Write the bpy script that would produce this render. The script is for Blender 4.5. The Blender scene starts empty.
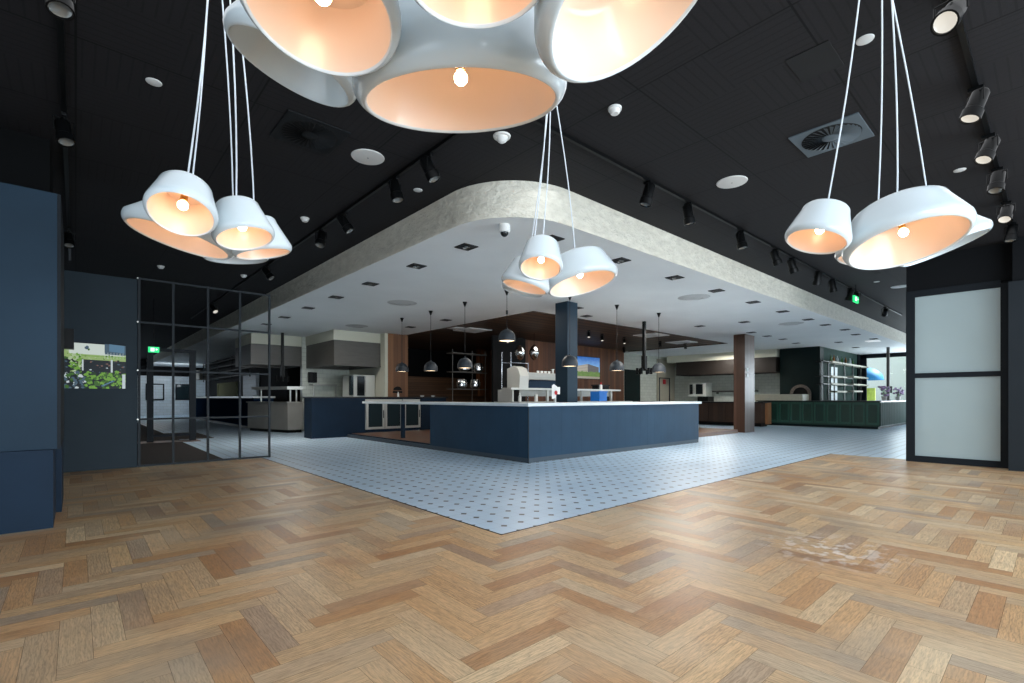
import bpy, bmesh, math, random
from mathutils import Vector, Matrix
random.seed(7)
PI = math.pi
COL = bpy.context.scene.collection
ORD = ['first','second','third','fourth','fifth','sixth','seventh','eighth','ninth','tenth','eleventh','twelfth']

# ------------------------------------------------------------------ materials
def lin(c):
    c = c/255.0
    return c/12.92 if c <= .04045 else ((c+.055)/1.055)**2.4
def rgb(r, g, b): return (lin(r), lin(g), lin(b), 1.0)
MATS = {}
def mat(name, col, rough=.6, metal=0., emit=None, estr=0., spec=.5, noise=None, bump=None, coat=0.):
    """plain principled with optional value noise (scale, amount) and bump (scale, strength)"""
    m = bpy.data.materials.new(name); m.use_nodes = True
    nt = m.node_tree; b = nt.nodes['Principled BSDF']
    b.inputs['Base Color'].default_value = col
    b.inputs['Roughness'].default_value = rough
    b.inputs['Metallic'].default_value = metal
    b.inputs['Specular IOR Level'].default_value = spec
    b.inputs['Coat Weight'].default_value = coat
    if emit:
        b.inputs['Emission Color'].default_value = emit
        b.inputs['Emission Strength'].default_value = estr
    if noise or bump:
        tc = nt.nodes.new('ShaderNodeTexCoord')
    if noise:
        n = nt.nodes.new('ShaderNodeTexNoise'); n.inputs['Scale'].default_value = noise[0]; n.inputs['Detail'].default_value = 5
        mp = nt.nodes.new('ShaderNodeMapping')
        if len(noise) > 2: mp.inputs['Scale'].default_value = noise[2]
        nt.links.new(tc.outputs['Object'], mp.inputs['Vector']); nt.links.new(mp.outputs['Vector'], n.inputs['Vector'])
        mr = nt.nodes.new('ShaderNodeMapRange')
        mr.inputs['From Min'].default_value = .3; mr.inputs['From Max'].default_value = .7
        mr.inputs['To Min'].default_value = 1-noise[1]; mr.inputs['To Max'].default_value = 1+noise[1]
        nt.links.new(n.outputs['Fac'], mr.inputs['Value'])
        mx = nt.nodes.new('ShaderNodeVectorMath'); mx.operation = 'SCALE'
        mx.inputs[0].default_value = col[:3]
        nt.links.new(mr.outputs['Result'], mx.inputs['Scale'])
        nt.links.new(mx.outputs['Vector'], b.inputs['Base Color'])
    if bump:
        n2 = nt.nodes.new('ShaderNodeTexNoise'); n2.inputs['Scale'].default_value = bump[0]; n2.inputs['Detail'].default_value = 4
        nt.links.new(tc.outputs['Object'], n2.inputs['Vector'])
        bp = nt.nodes.new('ShaderNodeBump'); bp.inputs['Strength'].default_value = bump[1]; bp.inputs['Distance'].default_value = bump[2] if len(bump) > 2 else .02
        nt.links.new(n2.outputs['Fac'], bp.inputs['Height']); nt.links.new(bp.outputs['Normal'], b.inputs['Normal'])
    MATS[name] = m
    return m

def mathn(nt, op, a, b=None, c=None):
    n = nt.nodes.new('ShaderNodeMath'); n.operation = op
    for i, v in enumerate((a, b, c)):
        if v is None: continue
        if isinstance(v, (int, float)): n.inputs[i].default_value = v
        else: nt.links.new(v, n.inputs[i])
    return n.outputs[0]
def mixc(nt, fac, a, b):
    n = nt.nodes.new('ShaderNodeMix'); n.data_type = 'RGBA'
    for s, v in ((n.inputs['Factor'], fac), (n.inputs['A'], a), (n.inputs['B'], b)):
        if isinstance(v, (int, float)): s.default_value = v
        elif isinstance(v, tuple): s.default_value = v
        else: nt.links.new(v, s)
    return n.outputs['Result']
def ramp(nt, fac, stops):
    n = nt.nodes.new('ShaderNodeValToRGB')
    e = n.color_ramp.elements
    while len(e) < len(stops): e.new(.5)
    for i, (p, c) in enumerate(stops): e[i].position = p; e[i].color = c
    nt.links.new(fac, n.inputs['Fac'])
    return n.outputs['Color']
def newmat(name, rough=.5):
    m = bpy.data.materials.new(name); m.use_nodes = True; MATS[name] = m
    b = m.node_tree.nodes['Principled BSDF']; b.inputs['Roughness'].default_value = rough
    return m, m.node_tree, b
def objxyz(nt):
    tc = nt.nodes.new('ShaderNodeTexCoord'); s = nt.nodes.new('ShaderNodeSeparateXYZ')
    nt.links.new(tc.outputs['Object'], s.inputs[0])
    return tc.outputs['Object'], s.outputs[0], s.outputs[1], s.outputs[2]
def noise(nt, vec, scale, detail=4, sc=None, rough=.55):
    n = nt.nodes.new('ShaderNodeTexNoise'); n.inputs['Scale'].default_value = scale; n.inputs['Detail'].default_value = detail
    n.inputs['Roughness'].default_value = rough
    if sc:
        mp = nt.nodes.new('ShaderNodeMapping'); mp.inputs['Scale'].default_value = sc
        nt.links.new(vec, mp.inputs['Vector']); vec = mp.outputs['Vector']
    nt.links.new(vec, n.inputs['Vector'])
    return n.outputs['Fac']

# herringbone oak: per plank random in the attribute 'rnd', grain along the UV's u
def make_parquet():
    m, nt, b = newmat('worn_oak', .42)
    at = nt.nodes.new('ShaderNodeAttribute'); at.attribute_name = 'rnd'
    sp = nt.nodes.new('ShaderNodeSeparateColor'); nt.links.new(at.outputs['Color'], sp.inputs['Color'])
    r1, r2, r3 = sp.outputs[0], sp.outputs[1], sp.outputs[2]
    uv = nt.nodes.new('ShaderNodeUVMap'); uv.uv_map = 'grain'
    g1 = noise(nt, uv.outputs['UV'], 9, 6, (.55, 6, 1))
    g2 = noise(nt, uv.outputs['UV'], 30, 5, (.5, 5, 1), .65)
    wv = nt.nodes.new('ShaderNodeTexWave'); wv.wave_type = 'BANDS'; wv.bands_direction = 'Y'
    mp = nt.nodes.new('ShaderNodeMapping'); mp.inputs['Scale'].default_value = (.35, 1, 1)
    nt.links.new(uv.outputs['UV'], mp.inputs['Vector']); nt.links.new(mp.outputs['Vector'], wv.inputs['Vector'])
    wv.inputs['Scale'].default_value = 18; wv.inputs['Distortion'].default_value = 9; wv.inputs['Detail'].default_value = 3; wv.inputs['Detail Scale'].default_value = 1.4
    base = ramp(nt, r1, [(0, rgb(186, 138, 94)), (.25, rgb(210, 166, 118)), (.5, rgb(224, 187, 140)), (.75, rgb(204, 173, 135)), (1, rgb(238, 209, 166))])
    grey = mixc(nt, mathn(nt, 'MULTIPLY', mathn(nt, 'GREATER_THAN', r2, .74), mathn(nt, 'MULTIPLY', r3, .6)), base, rgb(166, 156, 144))
    dark = mixc(nt, mathn(nt, 'MULTIPLY', mathn(nt, 'SUBTRACT', 1, ramp1(nt, g1, .35, .6)), .28), grey, rgb(96, 68, 42))
    dark2 = mixc(nt, mathn(nt, 'MULTIPLY', mathn(nt, 'SUBTRACT', 1, ramp1(nt, g2, .38, .52)), .34), dark, rgb(80, 60, 42))
    pore = mixc(nt, mathn(nt, 'MULTIPLY', mathn(nt, 'MULTIPLY', ramp1(nt, wv.outputs['Fac'], .7, .95), r3), .34), dark2, rgb(92, 66, 44))
    vec, X, Y, Z = objxyz(nt)
    st = ramp1(nt, noise(nt, vec, .55, 5), .5, .68)       # big worn pale blotches
    c1 = mixc(nt, mathn(nt, 'MULTIPLY', st, .42), pore, rgb(222, 206, 178))
    st2 = ramp1(nt, noise(nt, vec, .9, 5, (1, 1, 1), .6), .56, .72)
    vo = nt.nodes.new('ShaderNodeVectorMath'); vo.operation = 'ADD'; vo.inputs[1].default_value = (13.1, 7.7, 0)
    nt.links.new(vec, vo.inputs[0])
    st3 = ramp1(nt, noise(nt, vo.outputs[0], .8, 6), .53, .72)
    c2 = mixc(nt, mathn(nt, 'MULTIPLY', st3, .62), c1, rgb(126, 118, 110))
    c3 = mixc(nt, mathn(nt, 'MULTIPLY', st2, .5), c2, rgb(158, 100, 60))
    # scuffed chalky spot by the window side
    d = nt.nodes.new('ShaderNodeVectorMath'); d.operation = 'DISTANCE'; d.inputs[1].default_value = (4.45, 1.2, 0)
    nt.links.new(vec, d.inputs[0])
    sc = mathn(nt, 'MULTIPLY', mathn(nt, 'SUBTRACT', 1, ramp1(nt, d.outputs['Value'], .1, .6)), ramp1(nt, noise(nt, vec, 9, 6), .5, .6))
    c4 = mixc(nt, mathn(nt, 'MULTIPLY', sc, .7), c3, rgb(226, 222, 216))
    nt.links.new(c4, b.inputs['Base Color'])
    rr = nt.nodes.new('ShaderNodeMapRange'); nt.links.new(g1, rr.inputs['Value'])
    rr.inputs['To Min'].default_value = .26; rr.inputs['To Max'].default_value = .55
    nt.links.new(rr.outputs[0], b.inputs['Roughness'])
    bp = nt.nodes.new('ShaderNodeBump'); bp.inputs['Strength'].default_value = .12; bp.inputs['Distance'].default_value = .004
    nt.links.new(g2, bp.inputs['Height']); nt.links.new(bp.outputs[0], b.inputs['Normal'])
    b.inputs['Specular IOR Level'].default_value = .4
    return m
def ramp1(nt, v, lo, hi):
    n = nt.nodes.new('ShaderNodeMapRange'); n.inputs['From Min'].default_value = lo; n.inputs['From Max'].default_value = hi
    nt.links.new(v, n.inputs['Value'])
    return n.outputs[0]

def make_tile():
    m, nt, b = newmat('octagon_dot_tile', .3)
    vec, X, Y, Z = objxyz(nt)
    P = .213
    def cell(v, o):   # distance to nearest lattice line, in metres
        t = mathn(nt, 'DIVIDE', mathn(nt, 'SUBTRACT', v, o), P)
        fr = mathn(nt, 'FRACT', mathn(nt, 'ADD', t, 1000.5))
        return mathn(nt, 'MULTIPLY', mathn(nt, 'ABSOLUTE', mathn(nt, 'SUBTRACT', fr, .5)), P)
    dx, dy = cell(X, 2.787), cell(Y, 3.255)
    man = mathn(nt, 'ADD', dx, dy)
    dot = mathn(nt, 'LESS_THAN', man, .037)
    ring = mathn(nt, 'LESS_THAN', man, .0405)
    line = mathn(nt, 'LESS_THAN', mathn(nt, 'MINIMUM', dx, dy), .0018)
    grout = mathn(nt, 'MAXIMUM', line, ring)
    n1 = noise(nt, vec, 1.3, 5)
    white = mixc(nt, ramp1(nt, n1, .35, .65), rgb(188, 213, 234), rgb(203, 225, 243))
    c1 = mixc(nt, mathn(nt, 'MULTIPLY', grout, .55), white, rgb(140, 150, 158))
    n2 = noise(nt, vec, 40, 3)
    dk = mixc(nt, n2, rgb(44, 54, 66), rgb(70, 80, 92))
    c2 = mixc(nt, dot, c1, dk)
    nt.links.new(c2, b.inputs['Base Color'])
    rr = nt.nodes.new('ShaderNodeMapRange'); nt.links.new(n1, rr.inputs['Value'])
    rr.inputs['To Min'].default_value = .22; rr.inputs['To Max'].default_value = .42
    nt.links.new(rr.outputs[0], b.inputs['Roughness'])
    bp = nt.nodes.new('ShaderNodeBump'); bp.inputs['Strength'].default_value = .3; bp.inputs['Distance'].default_value = .002; bp.invert = True
    nt.links.new(grout, bp.inputs['Height']); nt.links.new(bp.outputs[0], b.inputs['Normal'])
    return m

def make_black_ceiling():
    m, nt, b = newmat('black_acoustic_panels', .75)
    vec, X, Y, Z = objxyz(nt)
    S = .6
    fx = mathn(nt, 'DIVIDE', X, S); fy = mathn(nt, 'DIVIDE', Y, S)
    par = mathn(nt, 'MODULO', mathn(nt, 'ADD', mathn(nt, 'FLOOR', mathn(nt, 'ADD', fx, 100)), mathn(nt, 'FLOOR', mathn(nt, 'ADD', fy, 100))), 2)
    strip = nt.nodes.new('ShaderNodeMix'); strip.data_type = 'FLOAT'
    nt.links.new(par, strip.inputs['Factor']); nt.links.new(X, strip.inputs['A']); nt.links.new(Y, strip.inputs['B'])
    fs = mathn(nt, 'ABSOLUTE', mathn(nt, 'SUBTRACT', mathn(nt, 'FRACT', mathn(nt, 'ADD', mathn(nt, 'DIVIDE', strip.outputs['Result'], .075), 500)), .5))
    gr = mathn(nt, 'LESS_THAN', fs, .09)
    def near(v): return mathn(nt, 'LESS_THAN', mathn(nt, 'ABSOLUTE', mathn(nt, 'SUBTRACT', mathn(nt, 'FRACT', mathn(nt, 'ADD', mathn(nt, 'DIVIDE', v, 1.2), 500.5)), .5)), .006)
    seam = mathn(nt, 'MAXIMUM', near(X), near(Y))
    n1 = noise(nt, vec, 60, 3)
    c0 = mixc(nt, n1, rgb(27, 26, 28), rgb(38, 37, 39))
    c1 = mixc(nt, mathn(nt, 'MULTIPLY', gr, .45), c0, rgb(17, 17, 18))
    c2 = mixc(nt, mathn(nt, 'MULTIPLY', seam, .95), c1, rgb(8, 8, 9))
    nt.links.new(c2, b.inputs['Base Color']); b.inputs['Specular IOR Level'].default_value = .2
    return m

def make_planks(name, stops, w, axis, seam=.05, rough=.5, gscale=(1, 1, 14), seamcol=rgb(18, 10, 6)):
    """boards of width w laid side by side across the axis letter; grain runs along stretch"""
    m, nt, b = newmat(name, rough)
    vec, X, Y, Z = objxyz(nt)
    v = {'X': X, 'Y': Y, 'Z': Z}[axis] if isinstance(axis, str) and len(axis) == 1 else mathn(nt, 'ADD', X, Y)
    t = mathn(nt, 'ADD', mathn(nt, 'DIVIDE', v, w), 500.2)
    fl = mathn(nt, 'FLOOR', t); fr = mathn(nt, 'FRACT', t)
    wn = nt.nodes.new('ShaderNodeTexWhiteNoise'); wn.noise_dimensions = '1D'; nt.links.new(fl, wn.inputs['W'])
    g = noise(nt, vec, 3, 6, gscale, .6)
    f = mathn(nt, 'ADD', mathn(nt, 'MULTIPLY', wn.outputs['Value'], .6), mathn(nt, 'MULTIPLY', g, .4))
    c = ramp(nt, f, stops)
    sm = mathn(nt, 'LESS_THAN', fr, seam)
    nt.links.new(mixc(nt, mathn(nt, 'MULTIPLY', sm, .85), c, seamcol), b.inputs['Base Color'])
    return m

def make_walltile(name, c1, c2, w, h, rough=.3):
    m, nt, b = newmat(name, rough)
    vec, X, Y, Z = objxyz(nt)
    cb = nt.nodes.new('ShaderNodeCombineXYZ')
    nt.links.new(mathn(nt, 'ADD', X, Y), cb.inputs[0]); nt.links.new(Z, cb.inputs[1])
    br = nt.nodes.new('ShaderNodeTexBrick'); nt.links.new(cb.outputs[0], br.inputs['Vector'])
    br.inputs['Color1'].default_value = c1; br.inputs['Color2'].default_value = c2; br.inputs['Mortar'].default_value = rgb(170, 173, 165)
    br.inputs['Scale'].default_value = 1; br.inputs['Mortar Size'].default_value = .006
    br.inputs['Brick Width'].default_value = w; br.inputs['Row Height'].default_value = h
    nt.links.new(br.outputs['Color'], b.inputs['Base Color'])
    return m

def make_soffit():
    m, nt, b = newmat('trowelled_plaster', .85)
    vec, X, Y, Z = objxyz(nt)
    n1 = noise(nt, vec, 5, 6, (1, 1, 2.2), .65)
    n2 = noise(nt, vec, 17, 4, (1, 1, 1.6))
    nt.links.new(mixc(nt, ramp1(nt, n1, .3, .7), rgb(206, 202, 188), rgb(234, 230, 216)), b.inputs['Base Color'])
    h = mathn(nt, 'ADD', n1, mathn(nt, 'MULTIPLY', n2, .5))
    bp = nt.nodes.new('ShaderNodeBump'); bp.inputs['Strength'].default_value = .9; bp.inputs['Distance'].default_value = .05
    nt.links.new(h, bp.inputs['Height']); nt.links.new(bp.outputs[0], b.inputs['Normal'])
    return m

def make_glowing_view():
    """a lit picture: pale building over a balcony band, dark terrace, plants below"""
    m, nt, b = newmat('garden_picture', .25)
    tc = nt.nodes.new('ShaderNodeTexCoord'); s = nt.nodes.new('ShaderNodeSeparateXYZ'); nt.links.new(tc.outputs['Generated'], s.inputs[0])
    X, Z = s.outputs[0], s.outputs[2]
    cb = nt.nodes.new('ShaderNodeCombineXYZ'); nt.links.new(X, cb.inputs[0]); nt.links.new(Z, cb.inputs[1])
    V = cb.outputs[0]
    nA = noise(nt, V, 16, 8, (1.0, .95, 1), .7); nB = noise(nt, V, 9, 8, None, .65); nC = noise(nt, V, 34, 6)
    wob = mathn(nt, 'MULTIPLY', mathn(nt, 'SUBTRACT', nB, .5), .22)
    Zw = mathn(nt, 'ADD', Z, wob)
    slope = mathn(nt, 'ADD', Z, mathn(nt, 'MULTIPLY', mathn(nt, 'SUBTRACT', X, .5), .06))
    terrace = mixc(nt, ramp1(nt, nA, .45, .62), rgb(16, 22, 30), rgb(120, 128, 138))
    terr2 = mixc(nt, ramp1(nt, nC, .6, .7), terrace, rgb(40, 66, 40))
    sky = mixc(nt, mathn(nt, 'GREATER_THAN', mathn(nt, 'ADD', X, mathn(nt, 'MULTIPLY', nA, .2)), .78), rgb(226, 234, 222), rgb(70, 120, 170))
    wall = mixc(nt, mathn(nt, 'GREATER_THAN', slope, .76), rgb(176, 192, 150), sky)
    green0 = mixc(nt, ramp1(nt, nA, .3, .6), rgb(24, 52, 24), rgb(112, 158, 66))
    band = mixc(nt, mathn(nt, 'MULTIPLY', mathn(nt, 'LESS_THAN', slope, .74), mathn(nt, 'GREATER_THAN', mathn(nt, 'ADD', nA, mathn(nt, 'MULTIPLY', nC, .5)), .74)), wall, rgb(120, 150, 70))
    c = mixc(nt, mathn(nt, 'GREATER_THAN', slope, .6), terr2, band)
    post = mathn(nt, 'LESS_THAN', mathn(nt, 'ABSOLUTE', mathn(nt, 'SUBTRACT', X, .8)), .013)
    post2 = mathn(nt, 'LESS_THAN', mathn(nt, 'ABSOLUTE', mathn(nt, 'SUBTRACT', X, .28)), .05)
    c = mixc(nt, mathn(nt, 'MULTIPLY', post, mathn(nt, 'LESS_THAN', slope, .62)), c, rgb(214, 222, 226))
    c = mixc(nt, mathn(nt, 'MULTIPLY', post2, mathn(nt, 'LESS_THAN', slope, .78)), c, green0)
    low = mixc(nt, ramp1(nt, X, .25, .5), mixc(nt, nA, rgb(40, 60, 74), rgb(140, 160, 170)), green0)
    c = mixc(nt, mathn(nt, 'LESS_THAN', Zw, .34), c, low)
    nt.links.new(c, b.inputs['Base Color']); nt.links.new(c, b.inputs['Emission Color'])
    b.inputs['Emission Strength'].default_value = .55
    return m
def make_poster():
    m, nt, b = newmat('building_picture', .3)
    tc = nt.nodes.new('ShaderNodeTexCoord'); s = nt.nodes.new('ShaderNodeSeparateXYZ'); nt.links.new(tc.outputs['Generated'], s.inputs[0])
    X, Z = s.outputs[0], s.outputs[2]
    cb = nt.nodes.new('ShaderNodeCombineXYZ'); nt.links.new(X, cb.inputs[0]); nt.links.new(Z, cb.inputs[1]); V = cb.outputs[0]
    n = noise(nt, V, 9, 4)
    sky = mixc(nt, ramp1(nt, mathn(nt, 'ADD', Z, mathn(nt, 'MULTIPLY', n, .3)), .7, 1.15), rgb(120, 170, 220), rgb(22, 92, 176))
    top = mathn(nt, 'SUBTRACT', .68, mathn(nt, 'MULTIPLY', mathn(nt, 'ABSOLUTE', mathn(nt, 'SUBTRACT', X, .5)), .28))
    blk = mathn(nt, 'MULTIPLY', mathn(nt, 'LESS_THAN', Z, top), mathn(nt, 'LESS_THAN', X, .96))
    face = mixc(nt, mathn(nt, 'GREATER_THAN', X, .5), rgb(176, 166, 150), rgb(96, 92, 92))
    win = mathn(nt, 'LESS_THAN', mathn(nt, 'FRACT', mathn(nt, 'MULTIPLY', Z, 14)), .35)
    face = mixc(nt, mathn(nt, 'MULTIPLY', win, .5), face, rgb(60, 66, 74))
    c = mixc(nt, blk, sky, face)
    gr = mixc(nt, n, rgb(60, 92, 40), rgb(120, 150, 70))
    c = mixc(nt, mathn(nt, 'LESS_THAN', mathn(nt, 'ADD', Z, mathn(nt, 'MULTIPLY', n, .2)), .42), c, gr)
    c = mixc(nt, mathn(nt, 'LESS_THAN', Z, .1), c, rgb(150, 140, 125))
    nt.links.new(c, b.inputs['Base Color']); nt.links.new(c, b.inputs['Emission Color']); b.inputs['Emission Strength'].default_value = .55
    return m

M = MATS
make_parquet(); make_tile(); make_black_ceiling(); make_soffit(); make_glowing_view(); make_poster()
mat('gap_black', rgb(50, 36, 26), .9)
mat('blue_wall', rgb(33, 53, 69), .6, spec=.2, noise=(1.2, .12))
mat('blue_base', rgb(16, 37, 56), .6, spec=.2, noise=(2, .15))
mat('slate_wall', rgb(42, 54, 62), .6, spec=.2, noise=(1.5, .08))
mat('bulkhead_black', rgb(16, 18, 21), .7, spec=.15)
mat('head_black', rgb(10, 11, 12), .8, spec=.1)
mat('slate_dark', rgb(30, 36, 41), .6, spec=.2, noise=(1.5, .08))
mat('column_blue', rgb(30, 50, 64), .55, spec=.25, noise=(1.5, .08))
mat('navy_matte', rgb(26, 44, 68), .95, spec=0.)
mat('hatch_pale', rgb(150, 156, 124), .8, spec=.1)
mat('blue_panel', rgb(40, 64, 84), .5, spec=.25, noise=(2.2, .1))
mat('counter_white', rgb(226, 232, 235), .25, noise=(3, .04))
mat('plinth_grey', rgb(66, 76, 84), .5)
mat('black_metal', rgb(8, 9, 10), .4, spec=.2)
mat('grey_metal', rgb(46, 51, 55), .6, .0, spec=.2)
mat('steel', rgb(176, 176, 170), .32, .6, noise=(4, .08, (1, 1, 12)))
mat('steel_front', rgb(150, 148, 142), .45, .15, noise=(2,.08))
mat('wood_dummy', rgb(90,60,40), .5)
mat('steel_pale', rgb(206, 206, 200), .35, .6)
mat('steel_dull', rgb(88, 85, 80), .45, .25, noise=(3, .1, (1, 1, 8)))
mat('chrome', rgb(215, 215, 215), .12, 1.)
mat('lamp_enamel', rgb(206, 217, 222), .22, coat=.3)
mat('liner_glow_tint', rgb(228, 204, 182), .3, coat=.3)  # white enamel with the bulbs' warm glow mixed into its colour
mat('bulb_warm', rgb(255, 220, 180), .3, emit=(1, .64, .40, 1), estr=18)
mat('bulb_warm_large', rgb(255, 220, 180), .3, emit=(1, .64, .40, 1), estr=48)
mat('bulb_off', rgb(225, 215, 200), .1)
mat('brass', rgb(180, 140, 80), .3, .9)
mat('cord_white', rgb(215, 222, 228), .5)
mat('low_ceiling', rgb(226, 228, 227), .8, noise=(.7, .05))
mat('white_plastic', rgb(225, 225, 222), .45)
mat('diffuser_grey', rgb(176, 176, 174), .6)
mat('grille_white', rgb(205, 206, 204), .6)
mat('lamp_panel', rgb(230,230,228), .5, emit=(1,1,1,1), estr=.35)
mat('lens_glow', rgb(150, 148, 140), .2, emit=(1, .92, .8, 1), estr=.5)
mat('lens_dim', rgb(130, 130, 126), .15, .5)
mat('downlight_black', rgb(12, 12, 13), .6)
mat('downlight_core', rgb(150, 150, 146), .2, .7)
mat('dome_grey', rgb(42, 48, 54), .55)
mat('dome_glow', rgb(255, 225, 190), .4, emit=(1, .72, .45, 1), estr=3.2)
mat('vent_grey', rgb(78, 90, 98), .5)
mat('vent_dark', rgb(18, 21, 24), .6, spec=.2)
mat('void', rgb(6, 6, 7), .9)
make_planks('wood_slats_dark', [(0, rgb(50, 34, 22)), (.5, rgb(74, 52, 34)), (1, rgb(112, 82, 56))], .35, 'Y', .3, .5, (1.2, 12, 12))
make_planks('wood_brown', [(0, rgb(70, 40, 21)), (.5, rgb(102, 60, 32)), (1, rgb(134, 82, 47))], .14, 'sum', .04, .5, (9, 9, .5))
make_planks('wood_panel', [(0, rgb(92, 58, 34)), (.5, rgb(122, 80, 48)), (1, rgb(150, 102, 64))], .14, 'sum', .04, .5, (9, 9, .5))
make_planks('wood_column', [(0, rgb(62, 42, 32)), (.5, rgb(80, 57, 45)), (1, rgb(98, 73, 60))], .13, 'sum', .03, .35, (12, 12, .4))
make_planks('wood_cabinet', [(0, rgb(50, 34, 24)), (.5, rgb(66, 45, 32)), (1, rgb(84, 58, 42))], .22, 'sum', .03, .5, (7, 7, .6))
make_planks('wood_floor_red', [(0, rgb(84, 56, 38)), (.5, rgb(110, 74, 50)), (1, rgb(140, 96, 66))], .12, 'Y', .03, .3, (.5, 9, 1))
make_planks('wood_steps', [(0, rgb(56, 38, 23)), (.5, rgb(76, 52, 33)), (1, rgb(96, 68, 44))], .1, 'Z', .12, .6, (.6, 1, 10))
mat('wood_light', rgb(176, 122, 80), .5, noise=(6, .15, (6, 6, .5)))
make_walltile('tile_white', rgb(196, 200, 188), rgb(206, 209, 198), .3, .15)
make_walltile('tile_cool', rgb(196, 206, 212), rgb(206, 214, 220), .4, .2)
mat('cream_paint', rgb(206, 204, 186), .8)
mat('beige_paint', rgb(170, 164, 146), .7)
mat('green_dark', rgb(16, 33, 32), .6, spec=.2, noise=(2, .15))
mat('green_wall', rgb(46, 66, 60), .8, spec=.1, noise=(1.5, .1))
mat('green_panel', rgb(30, 66, 54), .4, noise=(3, .1))
mat('green_frame', rgb(44, 92, 76), .35)
mat('hood_dark', rgb(46, 40, 36), .45, .2)
mat('stone_black', rgb(22, 24, 26), .35)
mat('stone_cream', rgb(196, 190, 168), .35, noise=(8, .06))
mat('frost', rgb(160, 176, 178), .35, emit=(.55, .66, .7, 1), estr=.02, noise=(.6, .06))
mat('frame_black', rgb(22, 28, 34), .6, spec=.2)
mat('mat_dark', rgb(42, 36, 34), .95, noise=(30, .3))
mat('mat_grey', rgb(60, 54, 50), .9, noise=(20, .2))
mat('dark_kitchen', rgb(12, 13, 15), .7, spec=.15)
mat('oven_white', rgb(206, 208, 200), .4)
mat('oven_glass', rgb(24, 28, 30), .08)
mat('glass_dark', rgb(40, 52, 56), .05)
mat('plastic_blue', rgb(20, 104, 190), .4)
mat('red', rgb(176, 36, 44), .5)
mat('paper', rgb(226, 226, 222), .7)
mat('exit_green', rgb(10, 150, 70), .4, emit=(.02, .8, .25, 1), estr=.9)
mat('exit_white', rgb(235, 255, 240), .4, emit=(.8, 1, .85, 1), estr=1.2)
mat('board_white', rgb(190, 186, 170), .6, spec=.2)
mat('brick_grey', rgb(120, 110, 102), .8, noise=(14, .25))
mat('outside_pale', rgb(226, 230, 228), .8)
mat('outside_ground', rgb(180, 178, 172), .9)
mat('leaf', rgb(150, 190, 140), .7, noise=(6, .3))
mat('awning_blue', rgb(40, 130, 190), .6)
mat('sign_yellow', rgb(206, 216, 96), .6, noise=(5, .2))
mat('bottle_green', rgb(60, 96, 50), .15)
mat('bottle_amber', rgb(130, 80, 30), .15)
mat('bottle_clear', rgb(190, 200, 200), .1)
mat('flower', rgb(176, 150, 186), .7, noise=(20, .3))
def glassmat():
    m = bpy.data.materials.new('window_glass'); m.use_nodes = True; nt = m.node_tree
    nt.nodes.remove(nt.nodes['Principled BSDF'])
    t = nt.nodes.new('ShaderNodeBsdfTransparent'); t.inputs[0].default_value = (.95, .98, .97, 1)
    g = nt.nodes.new('ShaderNodeBsdfGlossy'); g.inputs['Roughness'].default_value = .02
    fr = nt.nodes.new('ShaderNodeFresnel'); fr.inputs[0].default_value = 1.35
    mx = nt.nodes.new('ShaderNodeMixShader')
    nt.links.new(fr.outputs[0], mx.inputs[0]); nt.links.new(t.outputs[0], mx.inputs[1]); nt.links.new(g.outputs[0], mx.inputs[2])
    nt.links.new(mx.outputs[0], nt.nodes['Material Output'].inputs[0]); MATS['window_glass'] = m
glassmat()

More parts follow.
